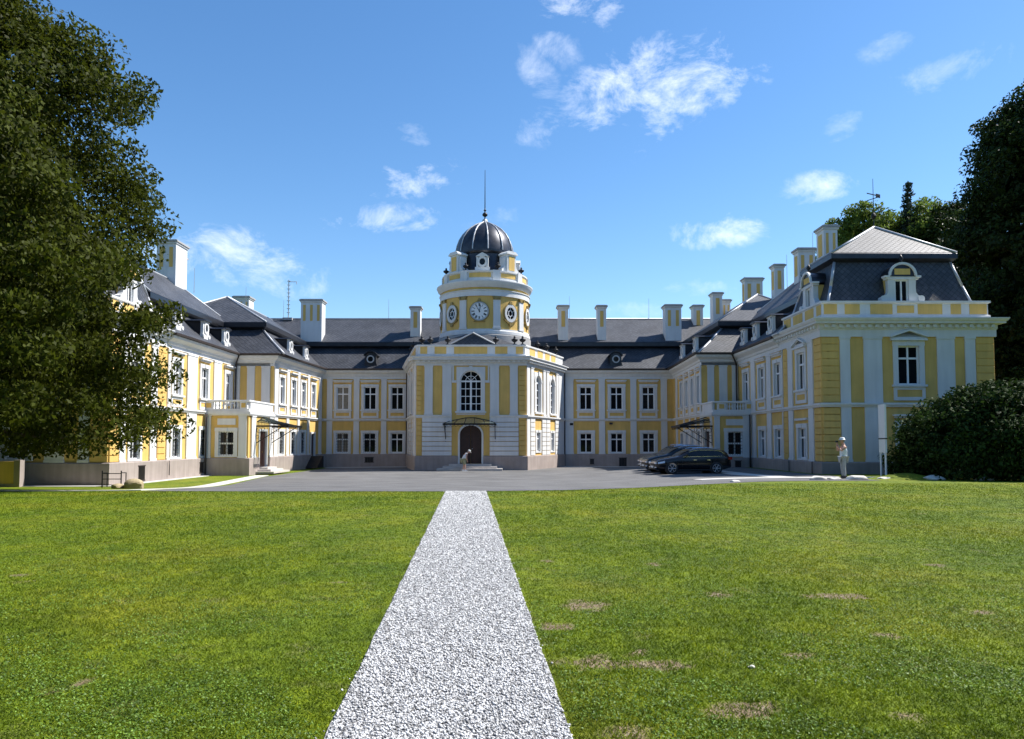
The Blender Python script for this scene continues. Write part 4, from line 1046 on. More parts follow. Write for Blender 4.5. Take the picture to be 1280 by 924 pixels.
part('roof_flashing', MB().tube((-5.2, 58.5, gz), (-3.05, 58.85, 10.16), .06, n=5).tube((-.95, 58.5, gz), (-3.05, 58.85, 10.16), .06, n=5).mesh('roof_flashing', FLASH))
um = MB().lathe([(.16, 0), (.16, .06), (.05, .12), (.05, .18), (.22, .3), (.26, .42), (.1, .5), (.06, .54), (.1, .6), (.02, .7)], 10).mesh('urn', IRON, True)
for x, y in ((-6.95, 58.3), (-6.3, 58.3), (-4.95, 58.3), (-1.25, 58.3), (.2, 58.3), (.82, 58.3), (2.05, 61.0), (2.85, 62.6), (3.75, 64.9), (-8.0, 61.5), (-8.5, 64)): part('urn', um, (x, y, 9.13))
# main door canopy and steps
def canopy(W, s0, s1, out, ze, zt, drop=.45, zig=True):
    """glazed lean-to canopy: iron frame, glass panes, scroll brackets"""
    f = MB(); n = max(3, int((s1 - s0) / .75)); o = None
    sm = (s0 + s1) / 2; hw = (s1 - s0) / 2
    def top(x): return zt - (zt - ze) * .55 * abs(x) / hw
    f.box(-hw, hw, -out - .05, -out + .03, ze - .09, ze + .04); f.box(-hw - .02, -hw + .06, -out, 0, ze - .08, ze + .03); f.box(hw - .06, hw + .02, -out, 0, ze - .08, ze + .03)
    for i in range(n + 1):
        x = -hw + 2 * hw * i / n; f.tube((x, -out, ze), (x * .8, -.02, top(x)), .03, n=5)
        if i < n and zig:
            xm = x + hw / n; f.tube((x, -out, ze + .02), (xm * .8, -.02, top(xm) + .02), .032, n=5); f.tube((xm + hw / n, -out, ze + .02), (xm * .8, -.02, top(xm) + .02), .032, n=5)
    for i in range(n):
        xa = -hw + 2 * hw * i / n; xb = -hw + 2 * hw * (i + 1) / n
        f.tube((xa * .8, -.02, top(xa)), (xb * .8, -.02, top(xb)), .035, n=5)
    for sg in (-1, 1):
        x = sg * (hw - .08)
        f.tube((x, -.04, ze - 1.35), (x, -.04, ze), .04, n=6); pts = [(x, -.05 - out * .8 * math.sin(t), ze - .08 - 1.1 * (1 - math.sin(t)) ) for t in np.linspace(0, math.pi / 2, 9)]
        f.path(pts, .03, 5)
        for cy_, cz_, r_ in ((-.25, ze - .3, .18), (-.5, ze - .22, .12), (-.14, ze - .75, .1)):
            f.path([(x, cy_ + r_ * math.cos(t), cz_ + r_ * math.sin(t)) for t in np.linspace(0, 2 * math.pi, 11)], .018, 4)
    # lace fringe along the front
    m = int((s1 - s0) / .28)
    for i in range(m):
        x = -hw + 2 * hw * (i + .5) / m
        f.path([(x + .12 * math.cos(t), -out, ze - .09 - .13 * math.sin(t)) for t in np.linspace(0, math.pi, 6)], .014, 4)
    o = part('canopy', f.mesh('canopy', IRON), W.p(sm, 0, 0), W.rz, 'iron and glass canopy')
    for i in range(n):
        xa = -hw + 2 * hw * i / n + .03; xb = -hw + 2 * hw * (i + 1) / n - .03
        g = MB(); g.add([(xa, -out, ze + .012), (xb, -out, ze + .012), (xb * .8, -.02, top(xb) + .012), (xa * .8, -.02, top(xa) + .012), (xa, -out, ze), (xb, -out, ze), (xb * .8, -.02, top(xb)), (xa * .8, -.02, top(xa))],
                        [(0, 1, 2, 3), (7, 6, 5, 4), (0, 4, 5, 1), (1, 5, 6, 2), (2, 6, 7, 3), (3, 7, 4, 0)])
        link('glass_pane', g.mesh('glass_pane', CANG), o)
canopy(Wc, cz - 1.98, cz + 1.95, 1.6, 3.0, 3.56, zig=False)
canopy(LS, 1.3, 4.7, 2.2, 2.75, 3.38); canopy(RS, .05, 2.9, 2.2, 2.75, 3.38)
def steps(W, s, wd, n, z1, rise=.16, tread=.34, y0=0.0):
    o = None
    for i in range(n):
        k = n - 1 - i
        e = wd / 2 + k * .42; y = -(k + 1) * tread - .35
        me = MB().box(-e, e, y, .1, z1 - (k + 1) * rise, z1 - k * rise - .005).mesh('step', STEP)
        part('step', me, W.p(s, y0, 0), W.rz)
steps(Wc, cz, 3.2, 3, .0, tread=.42); steps(LS, 2.95, 2.0, 3, -.08, rise=.13); steps(RS, 1.5, 2.0, 3, -.08, rise=.12)
part('cellar_hatch', MB().prism([(-.9, 0), (.9, 0), (.9, .95), (.6, .95)], -1.1, -.15).mesh('cellar_hatch', IRON), LA.p(7.6, 0, -.46), LA.rz, label='dark sloping cellar hatch beside the annex door')
# lamp plate / small boxes on the facade
part('wall_box', MB().box(-.14, .14, -.16, 0, 0, .2).mesh('wall_box', IRON), FR.p(.62, 0, 3.12)); part('wall_box', MB().box(-.14, .14, -.1, 0, 0, .16).mesh('wall_box', PIPE), FR.p(4.1, 0, 3.2))

# ---- clock tower
TC = Vector((-2.38, 66.0, 0)); TR = 3.80
def tp(deg, r, z): t = R(deg); return Vector((TC.x + r * math.sin(t), TC.y - r * math.cos(t), z))
def tpart(name, mb, m, deg=0, r=0, z=0, smooth=False, label=None):
    return part(name, mb.mesh(name, m, smooth), tp(deg, r, z) if r or z else TC, R(deg), label)
def ring(name, prof, m, n=64, label=None):
    me = MB().lathe(prof, n).mesh(name, m, True); fix_normals(me)
    me.set_sharp_from_angle(angle=R(30)); return part(name, me, TC, 0, label)
ring('tower_base', [(TR + .22, 8.4), (TR + .22, 10.45), (TR + .05, 10.55), (TR, 10.6)], GREY)
ring('tower_wall', [(TR, 10.5), (TR, 14.55)], YEL, label='round yellow drum of the clock tower')
ring('tower_band', [(TR - .1, 10.55), (TR + .14, 10.55), (TR + .14, 10.8), (TR + .07, 10.88), (TR + .07, 10.98), (TR - .1, 10.98)], WHI)
ring('tower_band', [(TR - .1, 13.72), (TR + .10, 13.72), (TR + .10, 14.12), (TR + .16, 14.16), (TR + .16, 14.22), (TR - .1, 14.22)], WHI)
ring('tower_cornice', [(TR - .1, 14.45), (TR + .1, 14.45), (TR + .16, 14.55), (TR + .28, 14.66), (TR + .32, 14.78), (TR + .39, 14.9), (TR + .39, 14.97), (TR - .3, 15.08)], WHI)
ring('tower_attic', [(TR - .12, 15.0), (TR - .12, 15.22), (TR - .2, 15.25), (TR - .2, 15.76), (TR - .08, 15.8), (TR - .08, 15.9), (TR - .6, 15.95)], WHI)
PA = [-61, -26, 17, 55, 92, 128, 164, 200, 236, 266]
for a in PA:
    tpart('pilaster', MB().box(-.30, .30, -.09, .2, 0, 2.42).box(-.35, .35, -.12, .2, 0, .15), WHI, a, TR, 10.98)
    cp = MB().prism([(-.28, 0), (.28, 0), (.36, .3), (-.36, .3)], -.14, .2)
    for sg in (-1, 1):
        p = [(sg * .26 + .1 * math.cos(t), .2 + .1 * math.sin(t)) for t in np.linspace(0, 2 * math.pi, 9)[:-1]]; cp.prism(p, -.2, -.13)
    tpart('capital', cp, GOLD, a, TR, 13.40)
mids = [((PA[i] + PA[i + 1]) / 2) for i in range(len(PA) - 1)] + [(266 + 299) / 2]
def arcbox(deg0, deg1, r0, r1, z0, z1, n=8):
    mb = MB(); vs = []
    for i in range(n + 1):
        t = R(deg0 + (deg1 - deg0) * i / n)
        for r in (r0, r1):
            for z in (z0, z1): vs.append((r * math.sin(t), -r * math.cos(t), z))
    fs = []
    for i in range(n):
        a = i * 4; b = a + 4
        fs += [(a, a + 1, b + 1, b), (a + 2, b + 2, b + 3, a + 3), (a + 1, a + 3, b + 3, b + 1), (a, b, b + 2, a + 2)]
    fs += [(0, 2, 3, 1), (n * 4, n * 4 + 1, n * 4 + 3, n * 4 + 2)]
    mb.add(vs, fs); return mb
PAx = PA + [299]
for i in range(len(PA)):
    me = arcbox(PAx[i] + 7, PAx[i + 1] - 7, TR - .3, TR - .17, 15.33, 15.70).mesh('attic_panel', YEL); fix_normals(me); part('attic_panel', me, TC)
    part('attic_pier', MB().box(-.3, .3, -.12, .2, 0, .94).mesh('attic_pier', WHI), tp(PA[i], TR - .16, 14.98), R(PA[i]))
def circ(r, n=24, kz=1.0, c=0): return [(r * math.cos(2 * math.pi * i / n), c + r * kz * math.sin(2 * math.pi * i / n)) for i in range(n)]
def ringprism(mb, ri, ro, y0, y1, kz=1.0, n=24):
    a, b = circ(ri, n, kz), circ(ro, n, kz)
    for i in range(n): j = (i + 1) % n; mb.prism([a[i], b[i], b[j], a[j]], y0, y1)
    return mb
def oculus(deg):
    mb = ringprism(MB(), .40, .60, -.12, .15, 1.25)
    o = tpart('window', mb, WHI, deg, TR - .02, 12.35, label='oval tower window')
    g = MB(); g.add([(x, -.02, z) for x, z in circ(.41, 24, 1.25)], [tuple(range(24))]); link('pane', g.mesh('pane', GLASS), o)
    b = MB(); ringprism(b, .17, .21, -.05, -.02, 1.3, 14)
    for t in range(6): a = t * math.pi / 3 + .5; b.tube((.2 * math.cos(a), -.035, .26 * math.sin(a)), (.4 * math.cos(a), -.035, .5 * math.sin(a)), .022, n=4)
    link('window_frame', b.mesh('window_frame', SASH), o)
    k = ringprism(MB(), .60, .68, -.09, .12, 1.22)
    k.prism([(-.16, .74), (.16, .74), (.1, .98), (-.1, .98)], -.14, .1)
    for sg in (-1, 1): k.prism([(sg * .1, -.95), (sg * .62, -.62), (sg * .66, -.5), (sg * .12, -.76)] if sg > 0 else [(-.12, -.76), (-.66, -.5), (-.62, -.62), (-.1, -.95)], -.12, .1)
    k.prism([(-.14, -1.06), (.14, -1.06), (.16, -.78), (-.16, -.78)], -.14, .1)
    link('window_ornament', k.mesh('window_ornament', GOLD), o)
for i, a in enumerate(mids):
    if abs(a + 4.5) > 1: oculus(a)
# clock
ck = ringprism(MB(), .68, .78, -.14, .15, n=32)
co = tpart('clock', ck, FLASH, -4.6, TR - .02, 12.42, label='white clock face with black numerals')
d = MB(); d.prism(circ(.69, 32), -.10, .1); link('clock_dial', d.mesh('clock_dial', SASH), co)
ROM = ['XII', 'I', 'II', 'III', 'IIII', 'V', 'VI', 'VII', 'VIII', 'IX', 'X', 'XI']
def roman(s):
    mb = MB(); w_ = {'I': .035, 'V': .075, 'X': .075}; tot = sum(w_[c] for c in s); x = -tot / 2; h = .24
    for c in s:
        cw = w_[c]; cx_ = x + cw / 2
        def st(xa, za, xb, zb, t=.016): mb.prism([(xa - t, za), (xa + t, za), (xb + t, zb), (xb - t, zb)], -.012, 0)
        if c == 'I': st(cx_, 0, cx_, h)
        elif c == 'V': st(cx_, 0, cx_ - cw * .4, h); st(cx_, 0, cx_ + cw * .4, h, .008)
        else: st(cx_ - cw * .4, 0, cx_ + cw * .4, h, .008); st(cx_ + cw * .4, 0, cx_ - cw * .4, h)
        x += cw
    return mb
for i, s in enumerate(ROM):
    a = R(30 * i); o = link('clock_numeral', roman(s).mesh('clock_numeral', BLACK), co, (.41 * math.sin(a), -.102, .41 * math.cos(a))); o.rotation_euler = (0, a, 0)
for a, ln, wd in ((R(330), .36, .035), (R(12), .52, .025)):
    o = link('clock_hand', MB().prism([(-wd, -.1), (wd, -.1), (wd * .5, ln), (-wd * .5, ln)], -.02, 0).mesh('clock_hand', BLACK), co, (0, -.116, 0)); o.rotation_euler = (0, a, 0)
ko = MB()
ringprism(ko, .78, .84, -.10, .1, n=32); ko.prism([(-.16, .84), (.16, .84), (.08, 1.06), (-.08, 1.06)], -.14, .1); ko.prism([(-.5, -.86), (.5, -.86), (.3, -.7), (-.3, -.7)], -.12, .1); link('clock_ornament', ko.mesh('clock_ornament', GOLD), co)
# upper stage
UD = 2.42
ring('upper_drum', [(UD + .75, 15.9), (UD + .45, 16.1), (UD + .15, 16.5), (UD, 16.9), (UD, 17.75)], LEAD, 24)
ring('dome_ring', [(UD - .1, 17.7), (UD + .14, 17.7), (UD + .22, 17.82), (UD + .22, 17.98), (UD - .1, 18.02)], LEAD, 48)
dome = [(2.52, 18.0), (2.50, 18.3), (2.40, 18.75), (2.22, 19.25), (1.92, 19.75), (1.50, 20.2), (1.0, 20.55), (.55, 20.78), (.2, 20.95), (.09, 21.2)]
ring('dome', dome, DOMEM, 48, 'dark metal dome with raised seams')
for i in range(12):
    a = 30 * i + 8; mb = MB()
    for (r0, z0), (r1, z1) in zip(dome[:-1], dome[1:]): mb.tube((0, -r0 - .035, z0), (0, -r1 - .035, z1), .06, n=6, cap=False)
    part('dome_rib', mb.mesh('dome_rib', FLASH if i % 1 == 0 else LEAD, True), TC, R(a))
part('finial', MB().lathe([(.09, 21.1), (.16, 21.2), (.06, 21.3), (.05, 21.42), (.22, 21.55), (.24, 21.66), (.16, 21.78), (.05, 21.85), (.07, 21.98), (.14, 22.03), (.05, 22.1), (.045, 22.3), (.02, 25.6), (.0, 25.7)], 12).mesh('finial', IRON, True), TC, label='tall dark spire finial')
def aedicule(deg):
    b = MB(); b.box(-.48, .48, -.5, .5, 0, 1.5); b.box(-.62, .62, -.62, .5, 1.5, 1.62); b.prism([(-.62, 1.62), (.62, 1.62), (.4, 1.78), (-.4, 1.78)], -.6, .5)
    for sg in (-1, 1):
        pr = [(.48, 0), (.95, 0), (.98, .2), (.78, .34), (.66, .6), (.62, 1.2), (.48, 1.4)]
        b.prism([(sg * x, z) for x, z in (pr if sg > 0 else list(reversed(pr)))], -.35, .3)
    o = part('aedicule', b.mesh('aedicule', WHI), tp(deg, 2.95, 15.93), R(deg), 'white scrolled block at the dome foot'); link('panel', MB().box(-.32, .32, -.53, -.49, .15, 1.35).mesh('panel', YEL), o)
def dome_dormer(deg):
    b = ringprism(MB(), .24, .40, -.12, .1, 1.2, 18)
    b.box(-.62, .62, -.08, .3, -.72, -.46); b.box(-.5, -.34, -.08, .3, -.46, .42); b.box(.34, .5, -.08, .3, -.46, .42); b.prism([(-.56, .44), (.56, .44), (.3, .62), (0, .78), (-.3, .62)], -.16, .4)
    b.prism([(-.36, -.46), (.36, -.46), (.36, .44), (-.36, .44)], .03, .3)
    o = part('dormer', b.mesh('dormer', WHI), tp(deg, 2.95, 16.75), R(deg), 'small white dormer with a round window in the dome foot')
    g = MB(); g.add([(x, .0, z) for x, z in circ(.26, 18, 1.2)], [tuple(range(18))]); link('pane', g.mesh('pane', GLASS), o)
    link('dormer_roof', MB().prism([(-.52, -.6), (.52, -.6), (.5, .46), (0, .74), (-.5, .46)], .3, 1.0).mesh('dormer_roof', LEAD), o)
for a in (43, 133, 223, 313): aedicule(a)
for a in (-2, 88, 178, 268): dome_dormer(a)
for a in range(20, 380, 45): part('urn', um, tp(a, TR - .3, 15.93))

# ------------------------------------------------------------------ vegetation
def crown_points(r, env, zc, n_clump, per, cl_r, shell=.55, flat=.6):
    """env(z, az) gives the crown radius; clumps sit mostly near the surface"""
    pts = []; cents = []
    z0, z1 = zc; tries = 0
    while len(cents) < n_clump and tries < 60 * n_clump:
        tries += 1
        z = z0 + (z1 - z0) * r.random(); a = r.random() * 2 * math.pi
        R_ = env(z, a)
        if R_ <= .1: continue
        if r.random() > R_ / 9 + .25: continue
        k = shell + (1 - shell) * r.random() ** .6
        cents.append((R_ * k * math.cos(a), R_ * k * math.sin(a), z))
    for c in cents:
        m = int(per * (.5 + r.random())); s = cl_r * (.6 + .8 * r.random())
        d = r.normal(size=(m, 3)); ln = np.linalg.norm(d, axis=1, keepdims=True); d = d * (np.minimum(ln, 1.75) / ln) * np.array([.58, .58, .58 * flat]) * s
        pts.append(np.array(c) + d)
    return np.concatenate(pts), np.array(cents)
def make_tree(name, label, cat, loc, trunk_h, trunk_r, env, zc, n_clump, per, cl_r, leaf, m, seed, group=None, limbs=26, shell=.55, flat=.6, up=.35, inner=6000):
    r = np.random.default_rng(seed)
    t = thing(name, label, cat, loc, group=group)
    P, cents = crown_points(r, env, zc, n_clump, per, cl_r, shell, flat)
    V, F = leaf_cloud(P, leaf, seed + 1, up, np.array([0, 0, (zc[0] + zc[1]) / 2]))
    # oversized leaves added deep in the crown to block light and darken its heart
    z = zc[0] + .8 + (zc[1] - zc[0] - 2) * r.random(inner); a = r.random(inner) * 6.283; k = .25 + .42 * r.random(inner) ** .5
    rr_ = np.array([env(zz, aa) for zz, aa in zip(z, a)]) * k
    V2, F2 = leaf_cloud(np.stack([rr_ * np.cos(a), rr_ * np.sin(a), z], -1), leaf * 2.6, seed + 2, up)
    V = np.concatenate([V, V2]); F = np.concatenate([F, F2 + len(V) - len(V2)])
    me = bpy.data.meshes.new('crown'); fast_mesh(me, V, F); me.materials.append(m)
    link('crown', me, t)
    mb = MB(); top = zc[1] * .85
    px, py = 0, 0; pz = -.3; rr = trunk_r * 1.35; seg = 9
    ax_ = []
    for i in range(seg):
        nz_ = -.3 + (top + .3) * (i + 1) / seg; nx_, ny_ = px + r.normal() * .12, py + r.normal() * .12; r2 = trunk_r * (1 - .85 * (i + 1) / seg) + .02
        mb.tube((px, py, pz), (nx_, ny_, nz_), rr, r2, 10, cap=False); ax_.append((nx_, ny_, nz_, r2)); px, py, pz, rr = nx_, ny_, nz_, r2
    link('trunk', mb.mesh('trunk', BARK, True), t)
    idx = r.permutation(len(cents))[:limbs]
    lb = MB()
    for i in idx:
        c = cents[i]; k = min(range(seg), key=lambda j: abs(ax_[j][2] - max(trunk_h, c[2] - .45 * math.hypot(c[0], c[1]))))
        a = ax_[k]; mid = ((a[0] + c[0]) / 2 + r.normal() * .3, (a[1] + c[1]) / 2 + r.normal() * .3, (a[2] * .4 + c[2] * .6) + .3)
        r0 = max(.05, a[3] * .45); lb.tube(a[:3], mid, r0, r0 * .55, 6, cap=False); lb.tube(mid, c, r0 * .55, .02, 6, cap=False)
    link('limbs', lb.mesh('limbs', BARK, True), t)
    return t
def envp(tab, lob=.12, seed=0):
    zz, rr = zip(*tab); rg = np.random.default_rng(seed); ph = rg.random(6) * 6.28
    def f(z, a):
        return float(np.interp(z, zz, rr)) * (1 + lob * math.sin(3 * a + ph[0] + z * .5) + lob * .8 * math.sin(5 * a + ph[1] - z * .9) + lob * .5 * math.sin(z * 1.7 + ph[2] + 2 * a))
    return f
make_tree('lime_tree', 'huge broadleaved tree filling the left edge before the left corner block', 'tree', (-22.75, 27, g1(-22.75, 27)), 2.5, .55,
          envp([(1.3, 4.7), (2.4, 7.8), (4, 8.8), (7, 9.0), (10, 8.4), (13.5, 8.1), (15.5, 7.2), (17, 5.6), (18.5, 4.7), (21, 2.6), (22.5, .4)], .13, 9), (1.4, 22.3), 1250, 265, 1.0, .105, LEAF, 24, limbs=60, shell=.55, flat=.55, inner=15000)
make_tree('broad_tree', 'tall dark tree at the right edge behind the bush', 'tree', (38.6, 53, 0), 4, .6,
          envp([(1.5, 4.5), (5, 6.0), (10, 6.3), (15, 6.2), (19, 6.0), (22, 5.0), (25, 3.4), (27.5, .6)], .09, 4), (1.5, 27.5), 700, 200, 1.1, .17, LEAFD, 31, limbs=40, inner=9000)
make_tree('broad_tree', 'dark tree standing just beyond the tallest dark tree at the right edge', 'tree', (39.5, 66, 0), 4, .5,
          envp([(2, 3.5), (6, 4.6), (10, 4.6), (14, 4.0), (17, 2.6), (19.5, .5)], .1, 6), (2, 19.4), 330, 120, 1.15, .24, LEAFD, 37, limbs=25)
for i, (px_, D_, ht, cr, sd_, lab, m_) in enumerate(((1084, 82, 28.2, 4.4, 51, 'rounded light green tree behind the weathervane', LEAFM), (1124, 84, 27.6, 4.4, 52, 'green treetop between the weathervane and the spruce', LEAFM),
                                              (1168, 80, 27.6, 4.6, 53, 'light green treetop just right of the spruce', LEAFM), (1196, 78, 26.6, 4.8, 54, 'green treetop just left of the tall dark tree', LEAFD), (1058, 88, 26.2, 3.4, 55, 'lowest green treetop beside the right wing chimneys', LEAFM), (1145, 90, 27.4, 5.4, 56, 'dark broad tree filling the gap behind the corner block roof', LEAFD))):
    X_ = (px_ - 640) / 950 * D_
    make_tree('broad_tree', lab, 'tree', (X_, D_, 0), 7, .35, envp([(6, cr * .6), (ht * .5, cr), (ht * .75, cr), (ht * .9, cr * .7), (ht, .3)], .12, sd_), (6, ht - .4), 260, 130, 1.0, .19, m_, sd_, group='trees behind the right wing', limbs=16, inner=2500)
park = make_tree('added_park_tree', 'unseen tall park tree added round the far side of the lawn opposite the chateau', 'tree', (0, -48, 0), 3, .5, envp([(1.2, 5), (4, 7.5), (9, 8), (14, 7.4), (18, 5.5), (21, 3), (23, .4)], .12, 77), (1.2, 22.8), 380, 60, 1.5, .34, LEAFD, 78, group='added park trees opposite the chateau', limbs=20)  # unseen trees added to dim the sky light and darken window reflections
for i, (x, y) in enumerate(((-14, -50), (14, -46), (-28, -47), (28, -45), (-42, -40), (42, -38), (-54, -28), (54, -26), (-62, -13), (60, -10), (64, 6), (58, 22), (52, 36), (-62, 3), (-58, 20), (7, -58), (-7, -60), (21, -57), (-21, -59))):
    c = park.copy(); C.objects.link(c); c.location = (x, y, 0); c.rotation_euler = (0, 0, i * 1.7); c.scale = (1 + .1 * math.sin(i),) * 3
    for ch in park.children:
        d = ch.copy(); C.objects.link(d); d.parent = c
# conifer
def conifer(loc, H, R0, seed, label):
    r = np.random.default_rng(seed); t = thing('spruce_tree', label, 'tree', loc)
    link('trunk', MB().tube((0, 0, -.3), (0, 0, H), .28, .02, 8).mesh('trunk', BARK, True), t)
    P = []; lb = MB()
    for z in np.arange(H * .3, H - .1, .55):
        rad = R0 * (1 - z / H) ** .8 + .15
        for k in range(7):
            a = r.random() * 6.28; L = rad * (.7 + .5 * r.random()); tip_ = (L * math.cos(a), L * math.sin(a), z - L * .12 + .12 * L * r.normal())
            lb.tube((0, 0, z), tip_, .04, .01, 4, cap=False)
            u = r.random(int(18 + 25 * L)); q = np.outer(u, np.array(tip_) - np.array([0, 0, z])) + np.array([0, 0, z]); P.append(q + r.normal(size=q.shape) * np.array([.12, .12, .10]) - np.array([0, 0, .1]))
    V, F = leaf_cloud(np.concatenate(P), .16, seed + 1, .2); me = bpy.data.meshes.new('crown'); fast_mesh(me, V, F); me.materials.append(LEAFC); link('crown', me, t)
    link('limbs', lb.mesh('limbs', BARK), t)
conifer(((1143 - 640) / 950 * 80, 80, 0), 29.6, 3.2, 71, 'dark spruce top rising above the green trees')
# rhododendron bush
def bush_env(z, a):
    t = (z + .2) / 4.3
    if t >= 1: return 0
    return 4.6 * math.sqrt(max(0, 1 - t ** 2.6)) * (1 + .07 * math.sin(3 * a + 1) + .06 * math.sin(7 * a + z))
rb = np.random.default_rng(81)
bt = thing('rhododendron_bush', 'large rounded glossy evergreen bush at the right edge of the lawn', 'bush', (22.55, 34.8, 0))
Pb, cb = crown_points(rb, bush_env, (.1, 4.1), 620, 115, .55, .78, .8); Pb = Pb[Pb[:, 2] > .03]; Pb[:, 1] *= .72
V, F = leaf_cloud(Pb, .11, 82, .5, np.array([0, 0, .5])); me = bpy.data.meshes.new('crown'); fast_mesh(me, V, F); me.materials.append(LEAFB); link('crown', me, bt)
mb = MB()
for c in cb[:60]: mb.tube((c[0] * .15, c[1] * .1, 0), (c[0] * .9, c[1] * .65, c[2] * .92), .05, .015, 5, cap=False)
link('stems', mb.mesh('stems', BARK), bt)

# ------------------------------------------------------------------ small things on the ground
ROCKM = mat('tan_rock', (.36, .29, .17), .9, .3, 3, bump=.8, bscale=8); ROCKW = mat('pale_stone', (.60, .57, .50), .9, .2, 4, bump=.6, bscale=10)
def rock(name, label, loc, sx, sy, sz, seed, m, group=None):
    r = random.Random(seed); b = bmesh.new(); bmesh.ops.create_icosphere(b, subdivisions=3, radius=1)
    dirs = [Vector((r.gauss(0, 1), r.gauss(0, 1), r.gauss(0, 1))).normalized() for _ in range(9)]; ds = [r.uniform(.6, .9) for _ in dirs]
    for v in b.verts:
        for d_, k in zip(dirs, ds):
            e = v.co.dot(d_) - k
            if e > 0: v.co -= d_ * e * .92
        v.co = Vector((v.co.x * sx, v.co.y * sy, max(v.co.z, -.4) * sz))
    me = bpy.data.meshes.new(name); b.to_mesh(me); b.free(); me.materials.append(m)
    o = link(name, me, None, (loc[0], loc[1], g1(*loc) + sz * .3)); tag(o, label, 'rock', group); return o
rock('boulder', 'tan boulder on the grass beside the metal rack', (-17.0, 34.3), .48, .36, .36, 3, ROCKM); rock('boulder', 'low flat tan stone beside the larger boulder', (-17.75, 34.4), .34, .3, .18, 4, ROCKM)
for i, (x, y, s, lab) in enumerate(((13.2, 33.0, .42, 'pale flat edging stone left of the man with the camera'), (14.0, 33.1, .30, 'small pale stone nearest to the left of the man'), (15.0, 33.15, .5, 'dark topped stone right at the feet of the man'), (18.2, 32.9, .5, 'pale stone under the left end of the bush'),
                                (20.2, 32.6, .5, 'pale flat stone before the middle of the bush'), (22.3, 32.4, .5, 'pale stone at the far right before the bush'), (9.2, 31.5, .22, 'small white stone on the lawn edge before the cars'), (16.2, 33.2, .35, 'grey stone between the sign and the grass mound'))):
    rock('edging_stone', lab, (x, y), s, s * .6, s * .34, 40 + i, ROCKW, 'pale stones along the lawn edge')
rock('pebble', 'small white pebble lying on the right lawn', (1.72, 5.55), .028, .02, .018, 9, ROCKW)
# grassy mound beside the bush
mm = grid_mesh('grass_mound', np.linspace(-2.2, 2.2, 25), np.linspace(-1.2, 1.2, 15), lambda X, Y: .30 * np.exp(-(X / 1.3) ** 2 - (Y / .7) ** 2) - .03, LAWN)
tag(link('grass_mound', mm, None, (17.3, 33.6, 0)), kind='structure')
# metal rack
mb = MB()
for x in (-.45, .45): mb.tube((x, 0, 0), (x, 0, .80), .03, n=6); mb.tube((x, .45, 0), (x, .45, .7), .025, n=6); mb.tube((x, 0, .7), (x, .45, .68), .022, n=6)
for z in (.12, .4, .66): mb.tube((-.45, 0, z), (.45, 0, z), .02, n=6)
tag(link('metal_rack', mb.mesh('metal_rack', IRON), None, (-19.05, 36.3, g1(-19.05, 36.3)), .0), 'dark metal bar rack against the corner of the left block', 'rack')
# low yellow wall at the far left
YW = Wall((-29.6, 36.9), 0)
yo = thing('garden_wall', 'low yellow wall with grey edge at the far left under the tree', 'wall', (-26.1, 36.9, -.5)); 
link('wall_panel', MB().box(-2.2, 2.0, 0, .3, .12, 1.2).mesh('wall_panel', YEL), yo); link('wall_base', MB().box(-2.3, 2.3, -.04, .34, -.3, .12).mesh('wall_base', PLI), yo); link('wall_post', MB().box(2.0, 2.3, -.03, .33, .12, 1.27).mesh('wall_post', PLI), yo)
# sign seen nearly edge on
SIGN = mat('white_sign_paint', (.78, .79, .80), .5, .05, 3)
sg_ = thing('sign_board', 'tall white board sign on two thin posts left of the bush', 'sign', (17.35, 35.6, g1(17.35, 35.6)), R(78))
link('board', MB().box(-.55, .55, -.04, .04, 1.15, 3.4).mesh('board', SIGN), sg_)
for x in (-.42, .42): link('post', MB().tube((x, 0, -.2), (x, 0, 1.2), .045, n=8).mesh('post', SIGN), sg_)
link('sign_clamp', MB().box(-.57, .57, -.055, .055, 1.78, 1.83).mesh('sign_clamp', IRON), sg_)

# ------------------------------------------------------------------ cars
CARP = mat('black_car_paint', (.005, .005, .008), .2, .1, 1, spec=.35, coat=.35); CARG = mat('car_glass', (.008, .010, .012), .05, .2, 1, spec=.4)
TYRE = mat('tyre_rubber', (.015, .015, .016), .8, .1, 10); RIM = mat('alloy_rim', (.50, .51, .54), .35, .05, 10, metal=.6); CHR = mat('chrome_strip', (.75, .76, .8), .15, .05, 5, metal=1)
HEAD = mat('headlight_lens', (.75, .78, .82), .1, .05, 8, spec=.8); TAIL = mat('tail_light_lens', (.35, .01, .01), .15, .1, 8); TRIM = mat('black_plastic', (.02, .02, .022), .6, .1, 6); PLATE = mat('number_plate', (.8, .8, .78), .5, .03, 4)
CARP2 = mat('dark_car_paint', (.008, .008, .011), .2, .1, 1, spec=.35, coat=.35)
ST = [(-2.40, .58, .66, .66), (-2.34, .72, .80, .66), (-2.15, .81, .87, .70), (-1.7, .90, .905, .80), (-1.25, .965, .915, .88), (-.98, 1.0, .92, .93), (-.55, 1.24, .92, .95), (-.12, 1.40, .92, .96), (.35, 1.46, .92, .965), (1.0, 1.465, .92, .975), (1.55, 1.43, .915, .985), (1.95, 1.35, .905, .99), (2.2, 1.18, .89, .97), (2.36, .96, .86, .88), (2.42, .70, .78, .62)]
